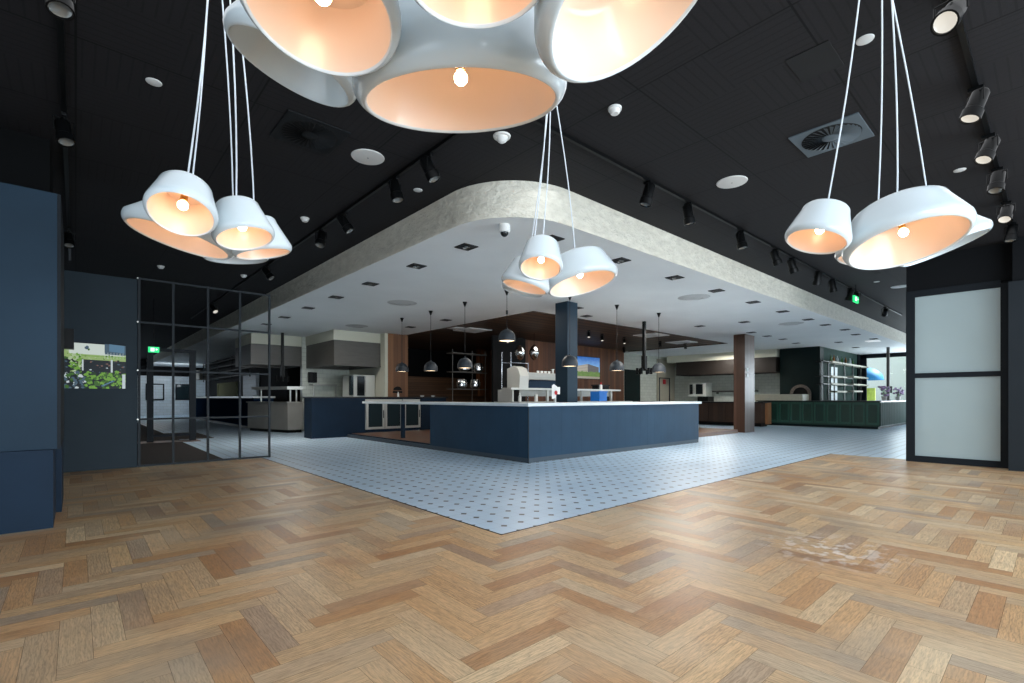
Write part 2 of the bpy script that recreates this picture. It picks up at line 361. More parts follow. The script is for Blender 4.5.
# ------------------------------------------------------------------ mesh helpers
class MB:
    def __init__(s): s.v = []; s.f = []; s.mi = []
    def add(s, vs, fs, mi=0):
        o = len(s.v); s.v += [tuple(x) for x in vs]; s.f += [tuple(o+i for i in f) for f in fs]; s.mi += [mi]*len(fs); return s
    def box(s, x0, x1, y0, y1, z0, z1, mi=0):
        return s.add([(x0,y0,z0),(x1,y0,z0),(x1,y1,z0),(x0,y1,z0),(x0,y0,z1),(x1,y0,z1),(x1,y1,z1),(x0,y1,z1)],
            [(0,3,2,1),(4,5,6,7),(0,1,5,4),(1,2,6,5),(2,3,7,6),(3,0,4,7)], mi)
    def lathe(s, prof, seg=24, at=(0,0,0), axis=(0,0,1), mi=0, cap=True):
        a = Vector(axis).normalized(); q = Vector((0,0,1)).rotation_difference(a).to_matrix(); o = Vector(at)
        vs = []; fs = []; n = len(prof)
        for i in range(seg):
            t = 2*PI*i/seg
            for r, h in prof: vs.append(o + q @ Vector((max(r,1e-5)*math.cos(t), max(r,1e-5)*math.sin(t), h)))
        for i in range(seg):
            j = (i+1) % seg
            for k in range(n-1): fs.append((i*n+k, j*n+k, j*n+k+1, i*n+k+1))
        return s.add(vs, fs, mi)
    def cyl(s, p, q, r, seg=12, r2=None, mi=0):
        p, q = Vector(p), Vector(q); L = (q-p).length; r2 = r if r2 is None else r2
        return s.lathe([(0,0),(r,0),(r2,L),(0,L)], seg, p, q-p, mi)
    def tube(s, pts, r, seg=8, mi=0):
        for a, b in zip(pts, pts[1:]): s.cyl(a, b, r, seg, None, mi)
        return s
    def sphere(s, c, r, seg=16, z0=-1., z1=1., axis=(0,0,1), sq=1., mi=0):
        a0, a1 = math.asin(z0), math.asin(z1); n = 9
        return s.lathe([(r*math.cos(a0+(a1-a0)*i/n), sq*r*math.sin(a0+(a1-a0)*i/n)) for i in range(n+1)], seg, c, axis, mi)
    def prism(s, poly, z0, z1, mi=0):
        n = len(poly)
        return s.add([(x,y,z0) for x,y in poly]+[(x,y,z1) for x,y in poly],
            [tuple(range(n))[::-1], tuple(range(n,2*n))]+[(i,(i+1)%n,n+(i+1)%n,n+i) for i in range(n)], mi)
    def build(s, name, m, parent=None, smooth=False, bevel=0., origin=None):
        o0 = Vector(origin) if origin is not None else (Vector(ORI.get(parent.name, (0,0,0))) if parent else Vector((0,0,0)))
        me = bpy.data.meshes.new(name)
        me.from_pydata([Vector(x)-o0 for x in s.v], [], s.f)
        for mm in (m if isinstance(m, (list, tuple)) else [m]): me.materials.append(MATS[mm])
        for p, i in zip(me.polygons, s.mi): p.material_index = i
        if smooth:
            me.polygons.foreach_set('use_smooth', [True]*len(me.polygons))
            me.set_sharp_from_angle(angle=math.radians(smooth if smooth is not True else 38))
        me.update()
        o = bpy.data.objects.new(name, me); COL.objects.link(o)
        ORI[o.name] = tuple(o0)
        if parent: o.parent = parent
        else: o.location = o0
        if bevel:
            b = o.modifiers.new('bevel', 'BEVEL'); b.width = bevel; b.segments = 2; b.limit_method = 'ANGLE'
        return o
ORI = {}
def tag(o, label=None, cat=None, group=None, kind=None):
    for k, v in (('label', label), ('category', cat), ('group', group), ('kind', kind)):
        if v: o[k] = v
    return o
def thing(name, label, cat, loc=(0,0,0), group=None):
    o = bpy.data.objects.new(name, None); COL.objects.link(o); o.location = loc; o.empty_display_size = .1
    ORI[o.name] = tuple(loc)
    return tag(o, label, cat, group)
def struct(name, mb, m, label, cat, parent=None, **k):
    o = mb.build(name, m, parent, **k)
    return tag(o, label, cat, None, 'structure') if not parent else o
def dup(root, loc, label=None, rot=None):
    def cp(o, par):
        c = o.copy(); COL.objects.link(c)
        if par: c.parent = par
        for ch in [x for x in bpy.data.objects if x.parent == o and x is not c]: cp(ch, c)
        return c
    r = cp(root, None); r.location = loc
    if rot is not None: r.rotation_euler = rot
    if label: r['label'] = label
    return r

H1, H2 = 3.85, 3.42      # black ceiling, white dropped ceiling
# ------------------------------------------------------------------ floors
def herringbone():
    w, n = .125, 5; X0, Y0 = .687, 2.33; g = .0006
    rects = [(-2.6, 2.787, -2.0, 10.65), (2.787, 12.1, -2.0, 3.255)]
    vs = []; fs = []; cols = []; uvs = []
    def plank(x0, x1, y0, y1, alongx):
        c = (random.random(), random.random(), random.random()); ou, ov = random.uniform(0, 50), random.uniform(0, 50)
        for rx0, rx1, ry0, ry1 in rects:
            a, b, p, q = max(x0, rx0), min(x1, rx1), max(y0, ry0), min(y1, ry1)
            if b-a < .004 or q-p < .004: continue
            a += g; b -= g; p += g; q -= g
            o = len(vs); P = [(a, p), (b, p), (b, q), (a, q)]
            vs.extend((x, y, 0) for x, y in P); fs.append((o, o+1, o+2, o+3))
            cols.extend([c]*4)
            uvs.extend([((x-x0+ou, y-y0+ov) if alongx else (y-y0+ou, x-x0+ov)) for x, y in P])
    for j in range(-40, 72):
        for i in range(-60, 100):
            k = (i-j) % (2*n)
            x, y = X0+i*w, Y0+j*w
            if k == 0: plank(x, x+n*w, y, y+w, True)
            if (i-j) % (2*n) == n: # column i, this is the top cell of a V plank: rows i-2n+1 .. i-n
                plank(x, x+w, y-(n-1)*w, y+w, False)
    me = bpy.data.meshes.new('floor'); me.from_pydata(vs, [], fs)
    u = me.uv_layers.new(name='grain'); u.data.foreach_set('uv', [c for t in uvs for c in t])
    a = me.color_attributes.new('rnd', 'FLOAT_COLOR', 'CORNER'); a.data.foreach_set('color', [c for t in cols for c in (*t, 1.)])
    me.materials.append(M['worn_oak'])
    o = bpy.data.objects.new('floor', me); COL.objects.link(o)
    tag(o, 'worn brown oak herringbone parquet floor of the front area', 'floor', None, 'structure')
    MB().prism([(-2.6,-2),(12.1,-2),(12.1,3.255),(2.787,3.255),(2.787,10.65),(-2.6,10.65)], -.05, -.0012).build('subfloor', 'gap_black', o)
herringbone()
struct('floor.001', MB().prism([(2.787,3.255),(12.1,3.255),(12.1,-4),(33,-4),(33,46),(-4,46),(-4,10.65),(2.787,10.65)], -.05, 0), 'octagon_dot_tile',
       'white octagon tiled floor with small dark dots around the bar', 'floor')
# dark metal strip between parquet and tile
struct('trim_1', MB().box(2.776,2.79,3.247,10.6,0,.003).box(2.776,12.1,3.247,3.258,0,.003), 'grey_metal', 'thin dark strip where the parquet meets the white tile', 'trim')

# ------------------------------------------------------------------ ceilings
struct('ceiling', MB().box(-6,34,-5,47,H1,H1+.2), 'black_acoustic_panels', 'black acoustic panel ceiling of the front area', 'ceiling')
R0 = 1.0; cx0, cy0 = 3.66+R0, 4.2+R0
arc = [(cx0-R0*math.cos(t), cy0-R0*math.sin(t)) for t in [PI/2*i/16 for i in range(17)]]
low_poly = arc + [(30.2,4.2),(30.2,44),(3.66,44)]
# low ceiling with a rectangular hole for the timber field
TX0, TX1, TY0, TY1 = 8.75, 19.6, 8.95, 13.62
def low_ceiling():
    bm = bmesh.new()
    outer = [bm.verts.new((x, y, H2)) for x, y in low_poly]
    # rectangular ring split: simple faces around the hole (hole spans to the brown wall and dark room)
    hole = [bm.verts.new(p) for p in ((TX0,TY0,H2),(TX1,TY0,H2),(TX1,TY1,H2),(TX0,19.5,H2))]
    e = [bm.edges.new((outer[i], outer[(i+1) % len(outer)])) for i in range(len(outer))]
    h = [bm.verts.new((TX1,19.5,H2))]
    loop = [hole[0], hole[1], h[0], hole[3]]
    bm.verts.remove(hole[2])
    e += [bm.edges.new((loop[i], loop[(i+1) % 4])) for i in range(4)]
    bmesh.ops.triangle_fill(bm, use_beauty=True, use_dissolve=False, edges=e)
    bmesh.ops.recalc_face_normals(bm, faces=bm.faces)
    me = bpy.data.meshes.new('ceiling'); bm.to_mesh(me); bm.free(); me.materials.append(M['low_ceiling'])
    o = bpy.data.objects.new('ceiling.001', me); COL.objects.link(o)
    tag(o, 'white dropped ceiling with rounded corner over the bar', 'ceiling', None, 'structure')
low_ceiling()
def soffit():
    pl = [(3.66, 44)] + arc[::1] + [(30.2, 4.2)]
    # fine subdivided band
    pts = []
    for a, b in zip(pl, pl[1:]):
        d = math.dist(a, b); n = max(1, min(60, int(d/.35)))
        pts += [(a[0]+(b[0]-a[0])*i/n, a[1]+(b[1]-a[1])*i/n) for i in range(n)]
    pts.append(pl[-1])
    mb = MB(); k = 5
    prof = [(0.0, H2-.004), (-.012, H2+.01), (-.006, H2+.1), (-.01, H2+.25), (-.04, H1)]
    vs = []; fs = []
    for i, (x, y) in enumerate(pts):
        p, q = pts[max(0, i-1)], pts[min(len(pts)-1, i+1)]
        t = Vector((q[0]-p[0], q[1]-p[1])).normalized(); nx, ny = -t.y, t.x   # inward (left of travel is inside)
        for off, z in prof: vs.append((x+nx*off, y+ny*off, z))
    for i in range(len(pts)-1):
        for j in range(k-1): fs.append((i*k+j, i*k+j+1, (i+1)*k+j+1, (i+1)*k+j))
    mb.add(vs, fs)
    struct('trim_2', mb, 'trowelled_plaster', 'rough cream plaster edge of the dropped ceiling curving at its corner', 'ceiling edge', smooth=60)
soffit()
struct('ceiling.002', MB().box(TX0,TX1,TY0,19.5,H2+.01,H2+.06), 'wood_slats_dark', 'dark timber board ceiling over the middle behind the bar', 'ceiling')
struct('trim_3', MB().box(TX0-.02,TX1+.02,TY0-.05,TY0,H2-.02,H2+.06).box(TX1,TX1+.05,TY0-.05,TY1,H2-.02,H2+.06).box(TX0-.05,TX0,TY0-.05,19.5,H2-.02,H2+.06), 'wood_slats_dark', 'dark timber edge around the board ceiling', 'trim')

# ------------------------------------------------------------------ walls, front left
struct('wall_left', MB().box(-4,.80,10.65,10.83,0,3.26), 'slate_wall', 'slate blue-grey partition wall holding the glowing garden picture', 'wall', bevel=.004)
w = struct('wall_left_block', MB().box(-3,-.13,6.27,8.05,.72,3.12), 'blue_wall', 'blue painted wall block at the edge of the parquet', 'wall')
MB().box(-3,-.155,6.19,8.03,0,.722).build('base', 'blue_base', w)
MB().box(-.13,-.105,6.275,8.05,.72,3.12).build('edge_strip', 'frame_black', w)
MB().box(-.155,-.11,7.0,8.03,0,.72).build('side_strip', 'blue_base', w)
struct('wall_left_head', MB().box(-3,-.2,6.9,8.0,3.12,H1), 'head_black', 'black head wall above the blue block', 'wall')
# right wall with the frosted sliding panels
wr = struct('wall_right', MB().box(11.86,12.15,-4,1.93,0,H1), 'bulkhead_black', 'black wall behind the frosted panels', 'wall')
fr = MB()
for y0, y1, z0, z1 in ((1.80,1.93,0,3.22),(.55,.655,0,3.16),(.655,1.80,0,.115),(.655,1.80,1.575,1.665),(.655,1.80,3.10,3.22)): fr.box(11.80,11.9,y0,y1,z0,z1)
w1 = struct('window_1', fr, 'frame_black', 'dark framed door-size screen with two frosted white panels', 'window')
MB().box(11.84,11.858,.655,1.80,.115,1.575).build('frosted_pane', 'frost', w1)
MB().box(11.84,11.858,.655,1.80,1.665,3.10).build('frosted_pane', 'frost', w1)
struct('wall_right_front', MB().box(11.5,11.85,-4,.545,0,3.12), 'slate_dark', 'dark slate wall beside the frosted panels at the frame edge', 'wall')
struct('wall_right_head', MB().box(11.83,11.86,-4,1.93,3.22,H1).box(11.55,11.83,-4,.5,3.12,H1), 'bulkhead_black', 'black head above the frosted panels', 'wall')

# self-lit picture in place of a bright outdoor view on the slate wall
s = thing('glowing_view', 'glowing flat picture of a pale building and green plants, in place of an outdoor view', 'glowing view', (.25,10.64,1.73))
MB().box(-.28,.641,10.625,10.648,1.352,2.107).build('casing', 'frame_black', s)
def garden_picture():
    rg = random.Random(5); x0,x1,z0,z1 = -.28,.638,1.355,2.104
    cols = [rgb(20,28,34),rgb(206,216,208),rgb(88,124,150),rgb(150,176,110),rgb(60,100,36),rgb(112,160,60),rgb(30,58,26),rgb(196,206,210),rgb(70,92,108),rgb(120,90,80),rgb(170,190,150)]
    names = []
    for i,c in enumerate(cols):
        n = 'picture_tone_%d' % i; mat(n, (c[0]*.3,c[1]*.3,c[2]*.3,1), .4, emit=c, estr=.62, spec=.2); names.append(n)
    mb = MB(); lay = [10.6225]
    def quad(a,b,c,d,m,sl=0.):
        lay[0] -= .000004; y = lay[0]
        P = [(a,c),(b,c+sl*(b-a)),(b,d+sl*(b-a)),(a,d)]
        mb.add([(min(max(x,x0),x1),y,min(max(z,z0),z1)) for x,z in P],[(0,1,2,3)],m)
    def blob(x,z,r,m,sq=1.,n=9):
        lay[0] -= .000004; y = lay[0]; a0 = rg.random()*6; pts=[]
        for i in range(n):
            a=a0+2*PI*i/n; rr=r*rg.uniform(.55,1.15); pts.append((min(max(x+rr*math.cos(a),x0),x1),y,min(max(z+rr*sq*math.sin(a),z0),z1)))
        mb.add(pts,[tuple(range(n))],m)
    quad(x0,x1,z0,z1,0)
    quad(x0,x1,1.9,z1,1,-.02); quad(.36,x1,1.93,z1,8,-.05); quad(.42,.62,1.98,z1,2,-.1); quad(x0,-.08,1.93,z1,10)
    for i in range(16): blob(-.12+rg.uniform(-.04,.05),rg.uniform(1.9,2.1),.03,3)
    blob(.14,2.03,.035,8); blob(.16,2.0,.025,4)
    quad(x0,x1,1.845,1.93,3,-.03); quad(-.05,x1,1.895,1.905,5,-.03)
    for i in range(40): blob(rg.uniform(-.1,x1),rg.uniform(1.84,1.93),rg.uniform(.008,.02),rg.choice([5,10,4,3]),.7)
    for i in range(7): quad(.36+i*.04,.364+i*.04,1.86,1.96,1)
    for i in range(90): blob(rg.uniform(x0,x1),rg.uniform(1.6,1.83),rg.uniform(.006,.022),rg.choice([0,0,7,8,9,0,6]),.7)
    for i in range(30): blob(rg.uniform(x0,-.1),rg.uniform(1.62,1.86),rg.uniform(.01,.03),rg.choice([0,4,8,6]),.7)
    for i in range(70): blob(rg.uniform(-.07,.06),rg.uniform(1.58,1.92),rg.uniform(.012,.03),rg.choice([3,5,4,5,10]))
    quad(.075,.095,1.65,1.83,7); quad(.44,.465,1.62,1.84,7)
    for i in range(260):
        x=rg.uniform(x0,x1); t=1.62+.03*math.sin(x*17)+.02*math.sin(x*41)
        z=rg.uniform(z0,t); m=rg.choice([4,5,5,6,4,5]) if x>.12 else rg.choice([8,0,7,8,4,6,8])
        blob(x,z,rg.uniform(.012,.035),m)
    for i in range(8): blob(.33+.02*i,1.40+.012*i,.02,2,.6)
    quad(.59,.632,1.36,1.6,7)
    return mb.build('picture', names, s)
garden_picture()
b = MB().box(-.2,-.02,10.42,10.645,1.98,2.3).box(-.19,-.03,10.415,10.42,1.99,2.29).build('wall_speaker', 'black_metal', origin=(-.1,10.5,1.98), bevel=.008)
tag(b, 'small dark box on the slate wall above the glowing picture corner', 'speaker')

# steel grid divider
d = thing('grid_divider', 'open black steel grid screen standing beside the slate wall', 'divider', (1.88,10.66,0))
xs = [.822,1.312,1.853,2.391,2.925]; zs = [.02,.83,1.68,2.52,3.275]; r = .018
for x in xs: MB().box(x-r,x+r,10.63,10.67,0,3.295).build('mullion', 'grey_metal', d)
for z in zs: MB().box(.81,2.94,10.635,10.665,z-.016,z+.016).build('crossbar', 'grey_metal', d)
for z in zs[1:]: MB().cyl((.80,10.61,z),(.80,10.64,z),.012).build('wall_bolt', 'steel_pale', d)

# ------------------------------------------------------------------ ceiling tracks and spots
def track(name_label, p, q):
    t = thing('lighting_track', name_label, 'lighting track', (*p, H1))
    (x0,y0),(x1,y1) = p, q; r = .018
    MB().box(min(x0,x1)-r,max(x0,x1)+r,min(y0,y1)-r,max(y0,y1)+r,H1-.035,H1).build('rail', 'black_metal', t)
    return t
track('black ceiling track running above the blue block', (-.08,1.5), (-.08,12.5))
track('black ceiling track running above the frosted panels', (3.6,.46), (13.4,.46))
track('black ceiling track along the left side of the white ceiling', (2.83,3.3), (2.83,19))
track('black ceiling track along the right side of the white ceiling', (2.86,3.3), (19.5,3.3))
def spot(loc, tilt, label, lens='lens_dim', size=1.0, drop=.09, group=None):
    """track spotlight: adapter on the rail, yoke, cylindrical head aimed along tilt"""
    x, y, z = loc; t = thing('track_spotlight', label, 'spotlight', loc, group)
    MB().box(x-.02,x+.02,y-.05,y+.05,z-.03,z-.001).build('adapter', 'black_metal', t, bevel=.003)
    k = size; a = Vector(tilt).normalized(); c = Vector((x,y,z-.05-max(drop,.075)*k))
    side = a.cross(Vector((0,0,1)));  side = Vector((1,0,0)) if side.length < .05 else side.normalized()
    y_ = MB().cyl((x,y,z-.03),(x,y,z-.055),.014)
    for sgn in (-1,1): y_.tube([Vector((x,y,z-.052)), Vector((x,y,z-.052))+side*sgn*.062*k, c+side*sgn*.062*k], .006)
    y_.build('yoke', 'black_metal', t)
    h = MB().lathe([(0,-.09*k),(.036*k,-.09*k),(.045*k,-.075*k),(.045*k,.03*k),(.054*k,.04*k),(.054*k,.095*k),(.046*k,.095*k),(.044*k,.06*k),(0,.055*k)], 20, c, a)
    hd = h.build('head', 'black_metal', t, smooth=True)
    MB().lathe([(0,.07*k),(.03*k,.074*k),(.044*k,.086*k)], 20, c, a).build('lens', lens, hd, smooth=True)
    return t
Z = H1-.035
for i, (y, tl) in enumerate([(4.05,(.1,-.3,-1)),(6.1,(.15,-.35,-1)),(10.2,(.05,-.5,-1))]):
    spot((-.08,y,Z), tl, ['dark track spotlight near the frame top on the track above the blue block','dark track spotlight midway along the track above the blue block','dark track spotlight at the far end of the track above the blue block'][i], size=1.25)
for i, (x, tl, le) in enumerate([(4.2,(-.75,.15,-.7),'lens_glow'),(5.64,(-.25,.3,-1),'lens_glow'),(6.75,(-.45,.3,-1),'lens_glow'),(7.81,(-.35,.1,-1),'lens_dim'),(9.24,(-.6,.1,-.9),'lens_glow'),(10.4,(-.2,.1,-1),'lens_dim')]):
    spot((x,.46,Z), tl, '%s black spotlight from the camera on the track above the frosted panels' % ORD[i], le, 1.35,.04)
for i, (y, tl) in enumerate([(4.5,(.35,-.35,-1)),(5.24,(.1,-.3,-1)),(6.7,(.5,-.4,-1)),(7.6,(-.3,-.3,-1)),(10.4,(.4,-.5,-.8)),(15.5,(.3,-.7,-.8))]):
    spot((2.83,y,Z), tl, '%s black spotlight from the ceiling corner on the left inner track' % ORD[i], 'lens_glow' if i in (5,) else 'lens_dim', 1.4,.06)
for i, (x, tl) in enumerate([(5.15,(-.15,.2,-1)),(6.12,(.15,-.1,-1)),(7.75,(.0,-.2,-1)),(9.15,(.3,-.25,-1)),(9.95,(.35,-.2,-1)),(11.4,(.1,.2,-1)),(12.4,(.2,-.1,-1)),(13.75,(.1,.3,-1)),(14.3,(.3,.0,-1)),(17.3,(.9,.3,-.4))]):
    spot((x,3.3,Z), tl, '%s black spotlight from the ceiling corner on the right inner track' % ORD[i], 'lens_dim', 1.4,.06)

# ceiling devices
def disc_thing(name, label, cat, x, y, z, prof, m, group=None, seg=28):
    o = MB().lathe(prof, seg, (x,y,z)).build(name, m, origin=(x,y,z), smooth=30)
    return tag(o, label, cat, group)
for (x,y,l) in [(2.395,5.056,'large round white ceiling speaker beside the swirl vent near the left hanging lamps'),(6.0,2.665,'large round white ceiling speaker between the right hanging lamps and the inner track'),(14.6,2.5,'large round white ceiling speaker partly hidden by the dark right wall')]:
    t = thing('ceiling_speaker', l, 'speaker', (x,y,H1), 'round speakers in the black ceiling')
    MB().lathe([(0,-.012),(.15,-.012),(.172,-.008),(.178,0)],32,(x,y,H1)).build('grille','grille_white',t,smooth=30)
    MB().lathe([(0,-.014),(.008,-.014),(.008,-.01)],10,(x,y,H1)).build('badge','vent_grey',t)
def smoke(x, y, z, l):
    t = thing('smoke_detector', l, 'smoke detector', (x,y,z), 'white smoke detectors on the ceiling')
    MB().lathe([(0,-.02),(.06,-.02),(.062,0)],24,(x,y,z)).build('base','white_plastic',t,smooth=30)
    MB().lathe([(0,-.055),(.034,-.055),(.044,-.045),(.052,-.02),(0,-.02)],24,(x,y,z)).build('sensor','white_plastic',t,smooth=40)
smoke(3.673,2.698,H1,'white smoke detector right of the big hanging lamp cluster')
smoke(2.515,7.388,H1,'white smoke detector beside the left inner track')
smoke(1.275,12.0,H1,'white smoke detector behind the grid divider, under the left hanging lamps')
smoke(2.70,11.7,H1,'white smoke detector at the inner track end above the divider corner')
t = thing('ceiling_motion_sensor', 'white domed sensor on the black ceiling just under the big lamp cluster', 'sensor', (3.214,3.748,H1))
MB().lathe([(0,-.015),(.085,-.015),(.09,0)],28,(3.214,3.748,H1)).build('base','white_plastic',t,smooth=30)
MB().sphere((3.214,3.748,H1-.012),.06,20,-1,0).build('dome','white_plastic',t,smooth=True)
for (x,y,l) in [(.489,5.052,'small white ceiling disc between the blue block track and hanging cords'),(3.25,5.434,'small white ceiling disc beside the second inner track spotlight'),(4.35,.95,'small white ceiling disc behind the right cluster cords at the frame top'),(7.66,.76,'small white ceiling disc beside the frosted panel track'),(13.6,2.75,'tiny white ceiling disc beside the far speaker')]:
    disc_thing('ceiling_disc', l, 'ceiling disc', x, y, H1, [(0,-.01),(.045,-.01),(.055,-.006),(.058,0)], 'grille_white', 'small white discs on the black ceiling')
def swirl_vent(x, y, label, m, s=.3):
    t = thing('swirl_vent', label, 'air vent', (x,y,H1))
    MB().box(x-s,x+s,y-s,y+s,H1-.012,H1).build('plate', m, t, bevel=.004)
    MB().lathe([(0,-.0135),(s*.86,-.0135),(s*.86,-.012)],40,(x,y,H1)).build('recess','void',t)
    f = MB()
    for i in range(30):
        a = 2*PI*i/30; ca, sa = math.cos(a), math.sin(a); cb, sb = math.cos(a+.14), math.sin(a+.14)
        r0, r1 = s*.26, s*.84
        f.add([(x+r0*ca,y+r0*sa,H1-.015),(x+r1*ca,y+r1*sa,H1-.015),(x+r1*cb,y+r1*sb,H1-.03),(x+r0*cb,y+r0*sb,H1-.026)],[(0,1,2,3)])
    f.build('blade', m, t)
    MB().lathe([(0,-.028),(s*.2,-.028),(s*.28,-.015)],24,(x,y,H1)).build('hub', m, t, smooth=True)
swirl_vent(1.75,5.0,'square dark swirl vent behind the left hanging lamp cords','vent_dark')
swirl_vent(5.7,1.53,'square grey swirl vent behind the right hanging lamp cords','vent_grey')
o = MB().box(4.15,4.55,1.13,1.43,H1-.006,H1).build('ceiling_hatch','void',origin=(4.35,1.28,H1),bevel=.002); tag(o,'flush dark rectangular ceiling hatch in front of the grey swirl vent','hatch')
for x,y,l in ((12.17,1.6,'dark linear ceiling slot close to the frosted panel top'),(12.3,2.55,'dark linear ceiling slot under the right hanging lamps')):
    o = MB().box(x-.4,x+.4,y-.05,y+.05,H1-.008,H1).box(x-.36,x+.36,y-.03,y-.01,H1-.012,H1).box(x-.36,x+.36,y+.01,y+.03,H1-.012,H1).build('slot_vent','void',origin=(x,y,H1)); tag(o,l,'air vent')
# dome camera
t = thing('ceiling_dome_camera','white ceiling camera with black dome inside the rounded ceiling corner','camera',(4.1,4.73,H2))
MB().lathe([(0,-.1),(.062,-.1),(.072,-.085),(.072,0)],24,(4.1,4.73,H2)).build('housing','white_plastic',t,smooth=30)
MB().sphere((4.1,4.73,H2-.1),.052,20,-1,0).build('dome','oven_glass',t,smooth=True)

# recessed black downlights in the white ceiling
def downlight_proto(loc, label, group):
    t = thing('downlight', label, 'downlight', loc, group); x,y,z = loc; s=.125
    f = MB()
    for a,b,c,d_ in ((-s,s,-s,-s+.022),(-s,s,s-.022,s),(-s,-s+.022,-s+.022,s-.022),(s-.022,s,-s+.022,s-.022)): f.box(x+a,x+b,y+c,y+d_,z-.012,z)
    f.build('frame','downlight_black',t)
    MB().box(x-s+.022,x+s-.022,y-s+.022,y+s-.022,z-.006,z).build('recess','downlight_black',t)
    MB().lathe([(0,-.009),(.05,-.009),(.058,-.02),(.05,-.026)],16,(x,y,z)).build('lamp','downlight_core',t,smooth=True)
    return t
DL = None
def downlight(x, y, label, group='black recessed downlights in the white ceiling', z=H2):
    global DL
    if DL is None: DL = downlight_proto((x,y,z), label, group)
    else: dup(DL, (x,y,z), label)
for i, y in enumerate((5.78,7.18,8.9,10.58,12.3,14.15,15.85)): downlight(4.27, y, '%s black downlight from the rounded corner along the left ceiling edge' % ORD[i])
for i, x in enumerate((4.95,6.54,8.22,9.87,11.69,13.51,15.42,16.95)): downlight(x, 4.7, '%s black downlight from the rounded corner along the right ceiling edge' % ORD[i])
for x,y,l in [(7.85,11.6,'black downlight over the bar behind the second dome pendant'),(7.8,13.48,'black downlight before the brown wood panel'),
    (9.2,7.9,'black downlight just beside the blue column head'),(10.3,8.5,'black downlight at the cord of the dome pendant right of the blue column'),(14.35,7.36,'black downlight halfway between pendants and the wood column'),
    (14.55,6.1,'black downlight in front of the wood column row'),(17.0,6.9,'black downlight touching the wood column head'),(18.45,6.94,'first black downlight right of the wood column'),(19.85,6.9,'second black downlight right of the wood column'),(21.7,7.05,'third black downlight right of the wood column, close to the green wall'),
    (18.6,4.6,'black downlight above the green counter end, nearer row'),(20.3,4.7,'black downlight above the green counter end, middle'),(22.3,4.6,'black downlight above the green counter end, far row'),(22.6,5.8,'black downlight before the lit ceiling panel'),(25.5,5.9,'black downlight above the open shelving')]:
    downlight(x, y, l)
for x,y,l in [(5.68,10.2,'round white ceiling diffuser between the left downlight row and the pendants'),(6.46,14.4,'round white ceiling diffuser before the kitchen hood'),(10.16,5.35,'round white ceiling diffuser behind the third right downlight'),(15.9,5.3,'round white ceiling diffuser in front of the green counter')]:
    t = thing('ceiling_diffuser', l, 'air diffuser', (x,y,H2), 'round diffusers in the white ceiling')
    MB().lathe([(0,-.03),(.1,-.03),(.16,-.012),(.17,-.012),(.2,-.03),(.26,-.012),(.34,0)],32,(x,y,H2)).build('cone','diffuser_grey',t,smooth=30)
o = MB().box(22.8,23.4,4.6,5.0,H2-.015,H2).build('ceiling_light_panel','lamp_panel',origin=(23,4.8,H2)); tag(o,'bright white ceiling light panel above the far green counter','ceiling light')

# ------------------------------------------------------------------ big hanging lamp clusters
def shade(root, P, n, r, L, k, ceil, lit=True, t=.095, rad=.045):
    P = Vector(P); up = -Vector(n).normalized(); T = r*t+.006
    prof = [(r*.988,.008),(r*.997,.001),(r+T*.12,-.001),(r+T*.4,T*.15),(r+T*.7,T*.45),(r+T*.93,T*.9),(r+T,T*1.35),(r+T*.96,T*1.9),
            (k*r+T*.9,L-.04),(k*r+T*.6,L-.012),(k*r+T*.1,L),(k*r*.6,L+.003),(0,L+.003)]
    sh = MB().lathe(prof,48,P,up).build('shade','lamp_enamel',root,smooth=60)
    MB().lathe([(0,L-.02),(k*r*.82,L-.02),(k*r*.9,L-.045),(r*.97,.03),(r*.988,.008)],48,P,up).build('liner','liner_glow_tint' if lit else 'lamp_enamel',sh,smooth=60)
    bc = P+up*(L*.36)
    MB().cyl(P+up*(L-.02),P+up*(L*.36+.026),.018,16).build('socket','brass',sh,smooth=30)
    MB().sphere(bc,.026,16).build('bulb',('bulb_warm_large' if r>.27 else 'bulb_warm') if lit else 'bulb_off',sh,smooth=True)
    top = P+up*(L+.003); c = Vector(ceil); dv = Vector((top.x-c.x,top.y-c.y,0)); c = c+(dv.normalized()*rad if dv.length>1e-4 else dv)
    mid = (top+c)/2
    MB().cyl(top-up*.002,top+up*.02,.014,12).build('cable_grip','cord_white',sh)
    pts = [top+up*.015]
    for i in range(1,7):
        f = i/6; p = top.lerp(c,f); p.x += .012*math.sin(f*PI); p.y -= .01*math.sin(f*PI); pts.append(p)
    MB().tube(pts,.0048,8).build('cord','cord_white',root,smooth=True)
def cluster(label, canopy, shades, rad=.045):
    x,y = canopy
    t = thing('lamp_cluster', label, 'hanging lamp', (x,y,H1), 'clusters of white bucket lamps')
    MB().lathe([(0,-.03),(rad,-.03),(rad+.015,-.02),(rad+.015,0)],24,(x,y,H1)).build('canopy','white_plastic',t,smooth=30)
    for i,(P,n,r,L,k,lit) in enumerate(shades):
        shade(t,P,n,r,L,k,(x,y,H1-.02),lit,rad=rad)
def sc(P, f): return (P[0]*f, P[1]*f, 1.2+(P[2]-1.2)*f)
cluster('left hanging cluster of white bucket lamps above the slate wall',(.668,3.49),[
    (sc((.483,3.592,2.324),.86),(-.166,-.425,-.89),.172*.86,.2,.78,True),
    (sc((.776,3.33,2.177),.97),(.154,-.217,-.964),.154*.97,.215,.72,True),
    (sc((.507,3.839,2.233),.99),(-.227,.065,-.972),.285*.99,.21,.66,True),
    ((.95,3.59,2.175),(.227,-.006,-.974),.165,.23,.66,True),
    (sc((.861,3.925,2.195),1.08),(.11,.04,-.993),.194*1.08,.21,.72,False)],.11)
